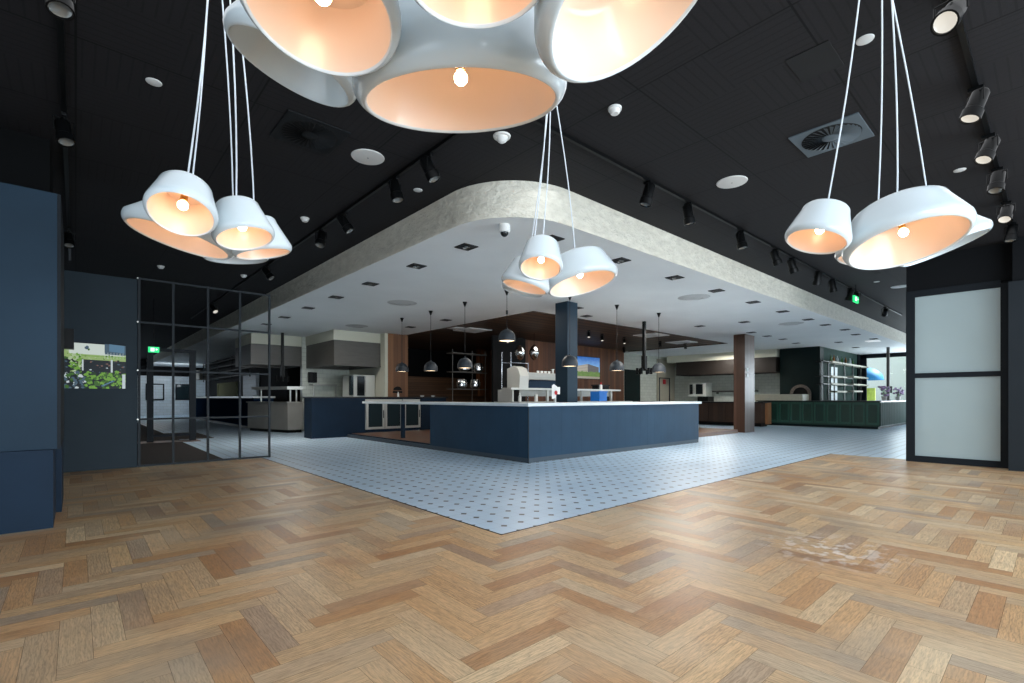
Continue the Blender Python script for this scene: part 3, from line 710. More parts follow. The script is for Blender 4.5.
cluster('right hanging cluster of white bucket lamps before the frosted panels',(3.72,.72),[
    (sc((3.619,1.057,2.222),.96),(-.259,.184,-.948),.171*.96,.225,.72,True),
    (sc((4.064,.66,2.203),.96),(-.149,-.211,-.966),.314*.96,.25,.78,True),
    (sc((4.251,.895,2.191),1.04),(-.077,.155,-.985),.2*1.04,.22,.72,True),
    (sc((4.72,.55,2.286),1.04),(.133,-.32,-.938),.25*1.04,.22,.7,False)],.115)
cluster('farthest, smallest looking hanging cluster of white bucket lamps in front of the rounded ceiling corner',(3.1,2.95),[
    (sc((2.912,2.897,2.286),.92),(-.283,-.198,-.938),.165*.92,.225,.78,True),
    (sc((3.251,2.728,2.176),1.04),(.083,-.228,-.97),.282*1.04,.25,.8,True),
    (sc((2.947,3.133,2.172),.96),(-.207,.169,-.964),.194*.96,.22,.74,True),
    (sc((3.07,3.292,2.176),1.04),(-.133,.156,-.979),.175*1.04,.2,.74,False)])
cluster('largest hanging cluster of white bucket lamps at the top of the view',(.87,1.3),[
    (sc((1.182,1.626,2.396),.96),(.197,.154,-.968),.384*.96,.27,.84,True),
    (sc((.669,1.816,2.61),.78),(-.178,-.098,-.979),.261*.78,.2,.8,True),
    (sc((1.539,1.039,2.663),.74),(.263,-.372,-.89),.34*.74,.2,.8,True),
    (sc((.981,1.269,2.575),.72),(.063,.002,-.998),.224*.72,.2,.8,True),
    (sc((.707,2.251,2.645),.97),(-.227,.283,-.932),.25*.97,.22,.78,False)])

# ------------------------------------------------------------------ the bar
BX, BY = 6.2, 6.48
t = thing('bar_counter','blue panelled island bar under the white worktop','bar',(BX+.3,BY+.3,0))
def boards(u0, u1, w, fn, h0, h1):
    mb = MB(); u = u0
    while u < u1-.01:
        v = min(u+w, u1); fn(mb, u+.002, v-.002, h0, h1); u = v
    return mb
boards(BY,9.82,.3,lambda m,a,b,c,d_: m.box(BX,BX+.03,a-.0013,b+.0013,c,d_),.09,1.04).build('side_panel','blue_panel',t)
boards(BX,12.57,.3,lambda m,a,b,c,d_: m.box(a-.0013,b+.0013,BY,BY+.03,c,d_),.09,1.04).build('front_panel','blue_panel',t)
MB().box(BX+.012,BX+.6,BY+.012,9.81,.05,1.035).box(BX+.6,12.56,BY+.012,BY+.62,.05,1.035).build('carcass','blue_base',t)
MB().box(BX+.004,BX+.05,BY,14.5,0,.09).box(BX,12.57,BY+.004,BY+.05,0,.09).build('plinth','plinth_grey',t)
MB().box(BX-.004,BX+.012,BY-.004,BY+.012,0,1.04).build('corner_bead','grey_metal',t)
t = thing('bar_worktop','long white worktop with an L shape on the blue bar','worktop',(BX,BY,1.04))
MB().prism([(BX-.05,BY-.05),(12.65,BY-.05),(12.65,BY+.7),(BX+.7,BY+.7),(BX+.7,13.35),(BX-.05,13.35)],1.045,1.105).build('slab','counter_white',t,bevel=.006)
MB().box(BX+.35,BX+.43,11.74,11.84,.1205,1.04).build('leg','blue_base',t)
fl = struct('floor.002', MB().box(BX+.3,16.9,7.3,14.35,.001,.12).box(BX+.05,BX+.3,9.83,14.35,.001,.12), 'wood_floor_red', 'reddish wood platform floor inside the bar', 'floor')
MB().box(BX+.035,BX+.05,9.83,14.35,.001,.121).build('riser','blue_base',fl)
# blue column, wood column
struct('wall_column_blue', MB().box(8.39,8.74,7.48,7.86,0,H2), 'column_blue', 'square dark blue column rising from the bar to the ceiling', 'column', bevel=.004)
struct('wall_column_wood', MB().box(17.2,18.0,7.19,7.58,0,H2-.01), 'wood_column', 'wood clad column on the tile right of the bar', 'column', bevel=.004)
t = thing('column_switch','small white switch pair on the wood clad column','switch',(17.55,7.185,1.95))
MB().box(17.3,17.46,7.175,7.189,2.13,2.24).build('switch_plate','white_plastic',t); MB().box(17.3,17.46,7.175,7.189,1.93,2.05).build('switch_plate','white_plastic',t)
# dome pendants
def dome(x, y, zb, label, knot=False):
    t = thing('dome_pendant', label, 'pendant lamp', (x,y,H2), 'grey dome pendants over the bar')
    r=.175
    MB().lathe([(0,-.11),(.012,-.11),(.055,0),(0,0)],20,(x,y,H2)).build('ceiling_rose','black_metal',t,smooth=30)
    MB().cyl((x,y,H2-.1),(x,y,zb+.24),.0055,8).build('cord','black_metal',t)
    prof = [(r,0),(r*1.01,.05)]+[(r*math.cos(a),.06+r*1.05*math.sin(a)) for a in [PI/2*i/10 for i in range(1,10)]]+[(.02,.06+r*1.05),(.018,.27),(0,.27)]
    inn = [(r-.008,0),(r-.01,.05)]+[((r-.012)*math.cos(a),.06+(r-.012)*1.05*math.sin(a)) for a in [PI/2*i/8 for i in range(1,9)]]
    MB().lathe(inn[::-1]+prof,32,(x,y,zb)).build('shade','dome_grey',t,smooth=60)
    MB().lathe([(0,.012),(r-.014,.012),(r-.014,.02),(0,.02)],28,(x,y,zb)).build('diffuser','dome_glow',t)
    if knot: MB().cyl((x,y,H2-.42),(x,y,H2-.5),.022,12).build('cord_clamp','grey_metal',t)
dome(6.75,12.13,1.93,'grey dome pendant in front of the brown wood panel')
dome(6.75,10.66,1.89,'grey dome pendant, second from the brown wood panel')
dome(6.71,9.14,1.89,'grey dome pendant, third from the brown wood panel')
dome(6.61,7.55,2.37,'grey dome pendant hitched up high near the bar corner',True)
dome(7.95,7.02,1.88,'grey dome pendant in front of the blue column')
dome(9.63,7.015,1.85,'grey dome pendant right of the building picture')
dome(11.36,6.95,1.87,'grey dome pendant by the black power pole')

# ------------------------------------------------------------------ back bar, left kitchen
t = thing('back_bar_counter','high dark blue counter with dark top behind the bar opening','counter',(7,15,0))
MB().box(5.17,6.83,14.62,15.25,0,1.2).box(8.87,9.9,14.62,15.2,0,1.2).box(6.83,8.87,14.72,15.2,0,.176).box(6.83,8.87,15.0,15.2,.176,1.2).build('front','blue_base',t)
MB().box(5.13,9.95,14.57,15.27,1.2,1.24).build('top','stone_black',t)
for i,(x0,x1,nd,l) in enumerate(((6.86,8.16,2,'low two-door glass fridge in the back bar'),(8.2,8.85,1,'low single-door glass fridge in the back bar'))):
    t = thing('bar_fridge',l,'fridge',((x0+x1)/2,14.8,.19))
    MB().box(x0,x1,14.66,14.99,.19,1.16).build('cabinet','steel_pale',t)
    MB().box(x0,x1,14.72,14.99,.18,.19).build('foot_strip','black_metal',t)
    wd = (x1-x0)/nd
    for k in range(nd):
        a,b_ = x0+k*wd+.01, x0+(k+1)*wd-.01
        f = MB()
        for p in ((a,a+.07,.2,1.08),(b_-.07,b_,.2,1.08),(a+.07,b_-.07,.2,.27),(a+.07,b_-.07,1.02,1.08)): f.box(p[0],p[1],14.61,14.655,p[2],p[3])
        dr = f.build('door','steel_pale',t)
        MB().box(a+.07,b_-.07,14.63,14.64,.27,1.02).build('door_glass','glass_dark',dr)
        MB().box(b_-.055,b_-.035,14.59,14.61,.55,.8).build('handle','black_metal',dr)
struct('wall_back_wood', MB().box(7.97,8.75,15.3,15.5,0,H2), 'wood_panel', 'upright brown wood panel beside the kitchen', 'wall')
t = thing('wall_emblem','black domed hat emblem with a bar on the brown wood panel','emblem',(8.33,15.28,1.45))
m_ = MB(); N=14
arcp = [(8.335+.16*math.cos(PI*i/N), .13*math.sin(PI*i/N)) for i in range(N+1)]
m_.add([(x,15.298,1.47+z) for x,z in arcp]+[(x,15.275,1.47+z) for x,z in arcp],[tuple(range(N+1,2*N+2))]+[(i,i+1,N+2+i,N+1+i) for i in range(N)])
m_.build('crown','black_metal',t)
MB().box(8.16,8.51,15.275,15.298,1.375,1.44).build('brim','black_metal',t)
for x,z in ((8.12,1.26),(9.05,1.255),(9.5,1.255)):
    o = MB().lathe([(0,0),(.05,0),(.075,.05),(.07,.05),(.045,.008),(0,.008)] if x>8.5 else [(0,0),(.035,0),(.035,.1),(.015,.13),(.015,.17),(0,.17)],16,(x,14.85,1.24)).build('small_bowl' if x>8.5 else 'small_bottle','white_plastic',origin=(x,14.85,1.24),smooth=True)
    tag(o,{8.12:'small pale bottle on the dark back counter by the wood panel',9.05:'first small pale bowl on the dark back counter, by the steps',9.5:'second small pale bowl on the dark back counter, further from the wood panel'}[x],'bowl' if x>8.5 else 'bottle')
struct('wall_back_tile', MB().box(6.1,8.0,18.2,18.4,0,H2), 'tile_white', 'white tiled kitchen wall below the hood', 'wall')
struct('wall_back_pier', MB().box(7.86,7.97,15.3,18.2,0,H2), 'cream_paint', 'cream pier between the hood and the brown wood panel', 'wall')
struct('wall_back_head', MB().box(6.22,7.96,15.62,18.2,3.09,H2).box(4.45,6.22,18.27,20.5,3.06,H2), 'cream_paint', 'cream bulkhead stepping above the steel hoods', 'wall')
def hood(label,x0,x1,y0,y1,z0,z1,m):
    t = thing('kitchen_hood',label,'hood',((x0+x1)/2,(y0+y1)/2,z1))
    e=.03
    MB().box(x0,x1,y0,y0+e,z0,z1).box(x0,x1,y1-e,y1,z0,z1).box(x0,x0+e,y0+e,y1-e,z0,z1).box(x1-e,x1,y0+e,y1-e,z0,z1).box(x0+e,x1-e,y0+e,y1-e,z1-.04,z1).build('canopy',m,t)
    f=MB(); x=x0+e
    while x<x1-e-.05: f.box(x,min(x+.42,x1-e),y0+e,y1-e,z0+.1,z0+.12); x+=.44
    f.build('filter','steel_dull',t)
    MB().box(x0-.01,x1+.01,y0-.015,y0,z0-.01,z0+.03).build('drip_edge','steel_dull',t)
    return t
hood('long steel extraction hood over the white oven beside the wood panel',6.23,7.85,15.6,18.15,2.27,3.09,'steel_dull')
hood('steel extraction hood behind the heat lamp table',4.43,6.2,18.25,20.4,2.36,3.05,'steel_dull')
hood('far steel extraction hood over the distant tiled kitchen',5.9,8.5,36.5,38.5,2.4,3.0,'steel_dull')
t = thing('combi_oven','white combi oven on a stand below the steel hood','oven',(7.5,16.4,0))
MB().box(7.05,7.84,16.0,16.9,1.15,2.0).build('housing','oven_white',t,bevel=.015)
dd = MB().box(7.18,7.44,15.96,15.99,1.28,1.95).build('door','oven_glass',t); MB().box(7.45,7.47,15.93,15.96,1.4,1.8).build('handle','steel',dd)
MB().box(7.48,7.83,15.975,15.998,1.2,1.96).build('side_panel','steel_pale',t)
MB().box(6.98,7.05,15.98,16.2,1.3,1.95).build('control_panel','glass_dark',t)
f=MB()
for x in (7.1,7.78):
    for y in (16.05,16.8): f.box(x-.03,x+.03,y-.03,y+.03,0,1.15)
f.build('stand','steel_dull',t)
t = thing('wall_phone','black box phone on the white tiled wall','phone',(6.45,18.15,1.95))
MB().box(6.29,6.6,18.08,18.2,1.76,2.14).build('body','black_metal',t,bevel=.02); MB().box(6.34,6.42,18.05,18.08,1.8,2.1).build('handset','downlight_black',t,bevel=.01)
t = thing('wall_rack','steel shelf on legs against the white tiled wall','shelf',(6.75,18.0,0))
MB().box(6.34,7.2,17.75,18.18,1.66,1.7).build('shelf','steel',t)
for x in (6.37,7.17): MB().box(x-.02,x+.02,17.78,17.82,.0,1.66).build('leg','steel',t)
# heat lamp table
t = thing('heat_lamp_table','steel serving table with a heat lamp gantry left of the blue counter','serving table',(5.45,18.6,0))
MB().prism([(5.42,17.6),(5.93,17.6),(5.93,18.2),(5.1,20.0),(4.75,20.0),(5.0,18.9)],.1,1.03).build('cabinet','steel_front',t)
MB().prism([(5.46,17.66),(5.9,17.66),(5.9,18.2),(5.1,19.9),(4.8,19.9),(5.05,18.9)],0,.1).build('kick_base','black_metal',t)
MB().prism([(5.38,17.55),(5.97,17.55),(5.97,18.22),(5.12,20.05),(4.7,20.05),(4.96,18.88)],1.03,1.07).build('top','steel',t)
for x,y in ((5.55,17.75),(5.8,17.9),(5.0,19.2)): MB().cyl((x,y,1.07),(x,y,1.5),.03).build('post','steel_pale',t)
MB().prism([(5.4,17.6),(5.95,17.6),(5.95,18.0),(4.95,19.6),(4.7,19.3)],1.5,1.6).build('gantry','steel_pale',t)
# ceiling power poles
def power_pole(x,y,z0,label):
    t = thing('ceiling_power_pole',label,'power pole',(x,y,H2))
    MB().box(x-.04,x+.04,y-.04,y+.04,z0+.4,H2).build('pole','black_metal',t)
    MB().box(x-.06,x+.06,y-.06,y+.06,z0+.12,z0+.55).build('lower_pole','black_metal',t)
    for i in range(6):
        a = 2*PI*i/6+.2; ca,sa = math.cos(a),math.sin(a)
        MB().cyl((x+.05*ca,y+.05*sa,z0+.16),(x+.2*ca,y+.2*sa,z0+.1),.022,8).cyl((x+.2*ca,y+.2*sa,z0+.02),(x+.2*ca,y+.2*sa,z0+.2),.035,8).build('socket_arm','black_metal',t)
power_pole(12.3,8.0,1.87,'black ceiling power pole with splayed sockets beside the rightmost dome pendant')
power_pole(5.25,17.6,1.75,'black ceiling power pole with splayed sockets above the heat lamp table')

# far left: door frame, mats, counter, kitchen behind
struct('floor.003', MB().box(.62,2.15,10.85,15.9,.001,.012), 'mat_dark', 'dark brown entrance mat behind the grid divider', 'floor')
struct('floor.004', MB().box(.62,2.2,16.6,36,.001,.012).box(2.2,3.1,16.9,20,.001,.012), 'mat_grey', 'grey-brown floor strip beyond the black door frame', 'floor')
struct('floor.005', MB().box(.62,2.6,15.9,16.6,.001,.013), 'wood_floor_red', 'wood threshold under the black door frame', 'floor')
dr = struct('door_1', MB().box(1.42,1.56,16.2,16.3,0,2.55).box(2.38,2.53,16.2,16.3,0,2.55).box(1.56,2.38,16.2,16.3,2.47,2.55).box(1.56,2.38,16.22,16.28,0.15,.21), 'frame_black', 'open black door frame seen through the grid divider', 'door')
t = thing('exit_sign','small lit green exit sign above the black door frame','exit sign',(1.55,16.15,2.49))
MB().box(1.44,1.68,16.13,16.18,2.42,2.57).build('panel','exit_green',t); 
MB().box(1.49,1.57,16.12,16.13,2.45,2.54).add([(1.6,16.12,2.47),(1.6,16.12,2.53),(1.65,16.12,2.5)],[(0,1,2)]).build('running_symbol','exit_white',t)
MB().cyl((1.56,16.155,2.57),(1.56,16.155,H1),.01).build('hanger','black_metal',t)
t = thing('long_counter','long dark blue counter with grey top far behind the divider','counter',(5.4,25,0))
MB().box(5.0,5.7,20.2,33,0.1,1.2).build('front','navy_matte',t); MB().box(5.05,5.65,20.3,32.9,0,.1).build('kick_base','black_metal',t); MB().box(4.96,5.75,20.15,33.05,1.2,1.27).build('top','steel',t)
struct('wall_far_dark', MB().box(6.3,6.5,20.6,37,0,H2).box(6.3,9.2,20.5,20.6,0,H2), 'dark_kitchen', 'black kitchen wall behind the far counter', 'wall')
t = thing('black_wall_shelving','black wall shelving high above the far blue counter','shelving',(6.2,30,2.6))
for z in (2.3,2.6,2.9,3.2): MB().box(6.0,6.3,25,36,z,z+.05).build('shelf','black_metal',t)
for y in (25,28.5,32,36): MB().box(6.0,6.05,y-.03,y+.03,2.2,3.35).build('upright','grey_metal',t)
o = MB().box(6.24,6.297,28.4,33,.001,2.05).box(6.2,6.24,28.4,33,1.3,1.36).box(6.2,6.24,28.4,33,1.99,2.05).box(6.2,6.24,28.4,28.6,1.36,1.99).box(6.2,6.24,32.8,33,1.36,1.99).build('serving_hatch','hatch_pale',origin=(6.24,30,1.3)); tag(o,'pale yellow-green serving hatch panel on the black kitchen wall','hatch')
o = MB().box(6.2,6.3,24.5,27,1.28,2.35).box(6.18,6.2,24.6,26.9,1.35,2.28).build('wall_cabinet','tile_cool',origin=(6.25,25.7,1.28)); tag(o,'pale grey cabinet on the black kitchen wall','cabinet')
struct('wall_far_tile', MB().box(2.2,9,42,42.2,0,2.75), 'tile_cool', 'pale blue-white tiled wall at the far end', 'wall')
struct('wall_far_head', MB().box(.6,9,41.9,42.2,2.75,H1), 'dark_kitchen', 'black band above the far tiled wall', 'wall')
struct('wall_far_side', MB().box(-4.2,-4.0,10.84,42.2,0,H1), 'bulkhead_black', 'dark side wall of the entrance corridor', 'wall')
for i,(x0,x1) in enumerate(((3.6,4.65),(5.3,6.3))):
    t = thing('wall_window_picture',['framed pale picture on the far tiled wall beside the door frame','framed dark picture on the far tiled wall inside the door frame'][i],'picture',((x0+x1)/2,41.97,1.6))
    f=MB()
    for p in ((x0,x0+.08,1.05,2.2),(x1-.08,x1,1.05,2.2),(x0+.08,x1-.08,1.05,1.13),(x0+.08,x1-.08,2.12,2.2)): f.box(p[0],p[1],41.9,42,p[2],p[3])
    f.build('frame','frame_black',t); MB().box(x0+.08,x1-.08,41.95,41.99,1.13,2.12).build('image',['tile_cool','glass_dark'][i],t)

# ------------------------------------------------------------------ dark room with steps, brown wall
struct('wall_back_dark', MB().box(8.75,20,19.5,19.7,0,H2+.1), 'dark_kitchen', 'dark rear wall above the wooden steps', 'wall')
t = thing('stepped_seating','dark wood stepped seating rising behind the back counter','stepped seating',(11,17.5,0))
for i in range(7): MB().box(8.8,13.6,15.55+.5*i,15.55+.5*(i+1)-.003,0.0,.45+.28*i).build('step','wood_steps',t)
struct('wall_back_post', MB().box(13.62,14.4,17.4,17.7,0,H2), 'wood_brown', 'brown wood pier in the dark room', 'wall')
struct('wall_back_brown', MB().box(12.57,19.22,13.6,13.8,0,H2+.05), 'wood_brown', 'brown wood wall with the building picture', 'wall')
t = thing('wall_picture','bright blue sky building picture on the brown wood wall','picture',(16.55,13.55,2.5))
MB().box(15.65,17.34,13.55,13.6,2.02,2.99).build('casing','frame_black',t); MB().box(15.67,17.32,13.54,13.55,2.04,2.97).build('image','building_picture',t)
# spots and cassettes in the timber field
for x,y,l in [(9.7,12.8,'square white cassette in the timber ceiling, largest left of the column'),(9.0,12.75,'narrow white light panel in the timber ceiling edge'),(15.2,9.6,'white square light panel in the timber ceiling near the power pole'),(18.0,10.0,'white square light panel at the timber ceiling far corner')]:
    s = .45 if x!=9.0 else .2
    t = thing('ceiling_cassette',l,'ceiling panel',(x,y,H2)); MB().box(x-s,x+s,y-s,y+s,H2-.01,H2+.01).build('frame','white_plastic',t); MB().box(x-s*.6,x+s*.6,y-s*.6,y+s*.6,H2-.014,H2-.01).build('grille','grille_white',t)
for i,(x,y,le) in enumerate([(12.6,10.3,'lens_glow'),(13.7,10.6,'lens_glow'),(15.0,10.6,'lens_glow'),(16.9,11.0,'lens_dim'),(17.1,10.4,'lens_dim'),(18.3,10.0,'lens_dim'),(17.8,12.6,'lens_dim'),(11.6,13.2,'lens_glow')]):
    spot((x,y,H2+.01),(-.3,-.3,-1),'%s in the timber ceiling' % ['small lit spotlight above the building picture','second small lit spotlight right of the building picture','third small lit spotlight right of the building picture','dark spotlight above the rightmost dome pendant','dark spotlight left of the white corner panel','dark spotlight nearest the corner','dark spotlight by the white tiled wall','small lit spotlight left of the blue column'][i],le,1.05)

# chrome drop lamps and steel rack in the dark middle
def chrome_lamp(x,y,z,l):
    t = thing('chrome_pendant',l,'pendant lamp',(x,y,H2))
    MB().cyl((x,y,z+.5),(x,y,H2+.01),.008).build('cord','black_metal',t)
    MB().lathe([(.02,.52),(.1,.46),(.17,.32),(.17,.22),(.11,.08),(.03,0),(0,0)],24,(x,y,z)).build('shade','chrome',t,smooth=60)
chrome_lamp(11.08,12.0,2.45,'polished chrome drop lamp in the dark middle, nearer the steps')
chrome_lamp(11.75,12.0,2.5,'polished chrome drop lamp in the dark middle, nearer the brown wall')
t = thing('steel_pipe_rack','tall chrome pipe rack left of the espresso machine','rack',(9.9,11,.12))
for x,z1 in ((9.43,2.56),(9.79,2.58),(10.5,2.3)): MB().cyl((x,11,.12),(x,11,z1),.018,10).build('upright','chrome',t)
for a,b_,z in ((9.79,10.5,2.27),(9.43,9.79,2.25),(9.43,9.79,1.52),(9.79,10.5,1.5)): MB().cyl((a,11,z),(b_,11,z),.016,10).build('rail','chrome',t)
struct('wall_back_glass', MB().box(11.0,12.57,13.3,13.4,0,H2), 'void', 'black glass wall in the dark middle', 'wall')
t = thing('steel_storage_rack','dim steel rack with round vessels in the dark middle behind the third pendant','rack',(9.8,14.0,.12))
for x in (9.75,10.6,11.2): MB().cyl((x,14.0,.0),(x,14.0,2.9),.014,8).build('upright','steel_dull',t)
for z in (1.5,2.1,2.75): MB().box(9.7,11.25,13.9,14.3,z,z+.03).build('shelf','steel_dull',t)
for i,(x,z) in enumerate(((10.2,1.53),(10.8,1.53),(10.3,2.13),(10.95,2.13))):
    o = MB().lathe([(0,0),(.1,0),(.19,.08),(.2,.2),(.17,.33),(.16,.33),(.18,.2),(.09,.02),(0,.02)],20,(x,14.1,z+.002)).build('steel_vessel','chrome',origin=(x,14.1,z),smooth=40)
    tag(o,['steel vessel on the lower rack shelf nearer the steps','steel vessel on the lower rack shelf nearer the glass wall','steel vessel on the upper rack shelf nearer the steps','steel vessel on the upper rack shelf nearer the glass wall'][i],'vessel')
# service bench behind the bar with gantry shelf and espresso machine
t = thing('service_bench','steel service bench with raised white shelf behind the bar','bench',(11,9.85,.12))
MB().box(8.6,13.35,9.2,10.25,.121,1.06).build('cabinet','steel_dull',t)
MB().box(8.55,13.4,9.15,10.3,1.06,1.1).build('worktop','steel',t)
MB().box(8.55,13.4,9.6,9.98,1.425,1.475).build('raised_shelf','steel_pale',t)
for x in (8.75,10.1,11.6,13.1): MB().box(x-.03,x+.03,9.75,9.81,1.1,1.425).build('shelf_post','steel_pale',t)
MB().box(8.6,8.62,9.6,10.2,1.1,1.425).build('side_guard','steel_pale',t)
MB().box(9.15,13.2,9.92,9.94,1.25,1.425).build('back_guard','steel',t)
t = thing('espresso_machine','steel and blue espresso machine on the white shelf behind the bar','espresso machine',(9.7,9.85,1.475))
pr = [(9.6,1.476),(9.6,1.55),(9.58,1.8),(9.66,2.0),(9.85,2.07),(10.1,2.0),(10.1,1.476)]
def side_panel(xa,xb):
    n=len(pr); vs=[(xa,y,z) for y,z in pr]+[(xb,y,z) for y,z in pr]
    return MB().add(vs,[tuple(range(n)),tuple(range(n,2*n))[::-1]]+[(i,n+i,n+(i+1)%n,(i+1)%n) for i in range(n)])
side_panel(8.85,9.18).build('side_panel','steel_pale',t); side_panel(10.9,11.1).build('side_panel','chrome',t)
MB().box(9.18,10.9,9.66,10.08,1.476,1.70).build('back_panel','blue_base',t,bevel=.01)
MB().box(9.18,10.9,9.62,10.08,1.70,1.90).build('top_housing','steel',t,bevel=.02)
for x in (9.75,9.9,10.05,10.2): MB().lathe([(0,0),(.03,0),(.042,.07),(.037,.07),(.025,.006),(0,.006)],14,(x,9.8,1.9)).build('cup','paper',t,smooth=True)
MB().cyl((10.35,9.8,1.9),(10.35,9.8,2.02),.03).lathe([(0,0),(.055,0),(.055,.015),(0,.015)],14,(10.35,9.8,2.02)).build('knob','steel_pale',t)
for i,x in enumerate((9.0,9.62)):
    o = MB().lathe([(0,0),(.045,0),(.045,.14),(.02,.18),(.02,.24),(0,.24)] if i==0 else [(0,0),(.05,0),(.05,.2),(0,.2)],16,(x,9.75,1.102)).build('syrup_bottle' if i==0 else 'paper_cup_tube','white_plastic',origin=(x,9.75,1.102),smooth=30); tag(o,['white pump bottle on the steel bench under the shelf','white upright tube on the steel bench under the shelf'][i],'bottle' if i==0 else 'tube')
t = thing('storage_bin','black bin standing on the bench end beside the blue crate','bin',(12.2,10.1,1.1)); MB().box(12.7,13.3,10.0,10.25,1.102,1.62).build('body','black_metal',t,bevel=.02); MB().box(12.68,13.32,9.985,10.265,1.6,1.64).build('lid','downlight_black',t)
t = thing('plastic_crate','bright blue plastic crate on the bench right of the blue column','crate',(12.1,9.35,1.1))
f=MB().box(11.75,12.12,9.2,9.54,1.101,1.12)
for p in ((11.75,12.12,9.2,9.22),(11.75,12.12,9.52,9.54),(11.75,11.77,9.22,9.52),(12.10,12.12,9.22,9.52)): f.box(*p,1.12,1.4)
f.build('tub','plastic_blue',t); MB().box(11.73,12.14,9.18,9.2,1.36,1.41).build('rim','plastic_blue',t)
t = thing('sauce_bottle','red capped white bottle on the white shelf beside the black bin','bottle',(12.6,9.8,1.475)); MB().lathe([(0,0),(.045,0),(.045,.13),(.02,.16),(0,.16)],14,(12.6,9.8,1.475)).build('body','paper',t,smooth=40); MB().cyl((12.6,9.8,1.63),(12.6,9.8,1.7),.022).build('cap','red',t)
t = thing('menu_card','white card with a red mark leaning at the blue column','card',(7.46,7.0,1.105))
MB().box(7.44,7.48,6.98,7.02,1.106,1.2).box(7.4,7.52,6.95,7.05,1.105,1.112).build('stand','steel_pale',t)
MB().add([(7.37,7.0,1.18),(7.48,6.99,1.19),(7.52,6.99,1.44),(7.43,7.0,1.49),(7.37,7.0,1.46)],[(0,1,2,3,4)]).add([(7.46,6.985,1.28),(7.6,6.985,1.28),(7.6,6.985,1.43),(7.46,6.985,1.43)],[(0,1,2,3)]).build('card','paper',t)
MB().lathe([(0,0),(.045,0),(.045,.004)],16,(7.47,6.98,1.31),(0,-1,0)).build('red_mark','red',t)
for i,(x,y,z,w_) in enumerate(((13.3,9.75,1.1,.15),(15.5,12,1.0,.4))):
    pass

# ------------------------------------------------------------------ right kitchen
struct('wall_right_tile', MB().box(19.22,25.2,14.3,14.5,0,H2), 'tile_white', 'white tiled wall with the dark doorway', 'wall')
struct('door_2', MB().box(20.25,21.55,14.25,14.3,0,2.62), 'green_dark', 'dark doorway in the white tiled wall', 'door')
d3 = struct('door_3', MB().box(23.15,24.9,14.24,14.3,0,3.3), 'beige_paint', 'tall beige door panel in the tiled wall corner', 'door')
MB().box(23.28,23.33,14.2,14.24,0,2.3).box(23.33,24.3,14.2,14.24,2.25,2.3).box(24.3,24.35,14.2,14.24,0,2.3).build('leaf_outline','grey_metal',d3)
o = MB().box(23.62,23.86,14.17,14.2,1.95,2.2).box(23.65,23.83,14.165,14.17,1.98,2.17).build('warning_sign','red',origin=(23.7,14.2,2.0)); tag(o,'small red sign on the beige door','sign')
struct('wall_right_back', MB().box(25.0,25.2,8.4,14.3,0,H2), 'tile_white', 'white tiled wall under the dark hood', 'wall')
struct('wall_right_bulkhead', MB().box(23.58,25,8.46,13.95,3.07,H2), 'cream_paint', 'cream bulkhead above the dark hood', 'wall')
hood('long dark steel hood behind the wood clad column',23.6,24.95,8.5,13.42,2.38,3.07,'hood_dark')
t = thing('combi_oven','white oven with two dark windows under the long dark hood','oven',(24.4,12.6,0))
MB().box(24.2,24.95,12.1,13.05,1.28,2.0).build('housing','oven_white',t,bevel=.02)
MB().box(24.18,24.2,12.25,12.62,1.4,1.92).build('window','oven_glass',t); MB().box(24.18,24.2,12.8,12.98,1.4,1.92).build('window','oven_glass',t); MB().box(24.14,24.18,12.7,12.73,1.45,1.85).build('handle','steel',t)
MB().box(24.25,24.9,12.0,12.57,0,1.28).build('stand','black_metal',t)
t = thing('wall_rail','dark rail shelf on the tiled wall behind the wood column','shelf',(24.9,10.8,1.5)); MB().box(24.7,24.99,9.8,12.0,1.5,1.58).build('board','steel_dull',t)
for y in (10.0,11.8): MB().box(24.8,24.99,y-.02,y+.02,1.4,1.5).build('bracket','steel_dull',t)
t = thing('kitchen_counter','brown wood fronted kitchen counter behind the wood clad column','counter',(21.6,11,0))
boards(8.2,14.1,.75,lambda m,a,b,c,d_: m.box(21.2,21.23,a+.01,b-.01,c,d_),.15,.98).build('door_front','wood_cabinet',t)
MB().box(21.23,22.0,8.2,14.1,.15,.98).build('carcass','wood_cabinet',t); MB().box(21.3,21.95,8.25,14.05,0,.15).build('kick_base','black_metal',t)
MB().box(21.15,22.05,8.12,14.15,.98,1.04).build('top','stone_black',t); MB().box(21.6,22.0,8.1,8.2,.1,1.0).build('end_panel','wood_light',t)
t = thing('white_serving_ledge','thick cream stone serving ledge on the green counter','worktop',(23.1,8.1,1.08)); MB().box(22.68,23.5,7.12,9.1,1.09,1.36).build('slab','stone_cream',t,bevel=.01)
# green wall block with oven arch
struct('wall_right_green', MB().box(23.8,24.3,6.8,8.4,0,H2), 'green_dark', 'very dark green wall block with the oven arch', 'wall')
t = thing('oven_arch','grey brick oven arch in the dark green wall','pizza oven',(23.77,7.55,1.36))
f=MB(); N=12
for i in range(N):
    a,b_ = PI*i/N+.012, PI*(i+1)/N-.012
    q=[(7.55+r_*math.cos(u),1.37+r_*math.sin(u)) for r_,u in ((.3,a),(.42,a),(.42,b_),(.3,b_))]
    f.add([(23.74,y,z) for y,z in q]+[(23.797,y,z) for y,z in q],[(0,1,2,3),(0,4,5,1),(1,5,6,2),(2,6,7,3),(3,7,4,0)])
f.box(23.74,23.795,7.13,7.25,1.092,1.38).box(23.74,23.795,7.85,7.97,1.092,1.38)
f.build('brick_arch','brick_grey',t)
MB().add([(23.785,7.55+.3*math.cos(PI*i/N),1.37+.3*math.sin(PI*i/N)) for i in range(N+1)],[tuple(range(N+1))]).build('mouth','void',t)
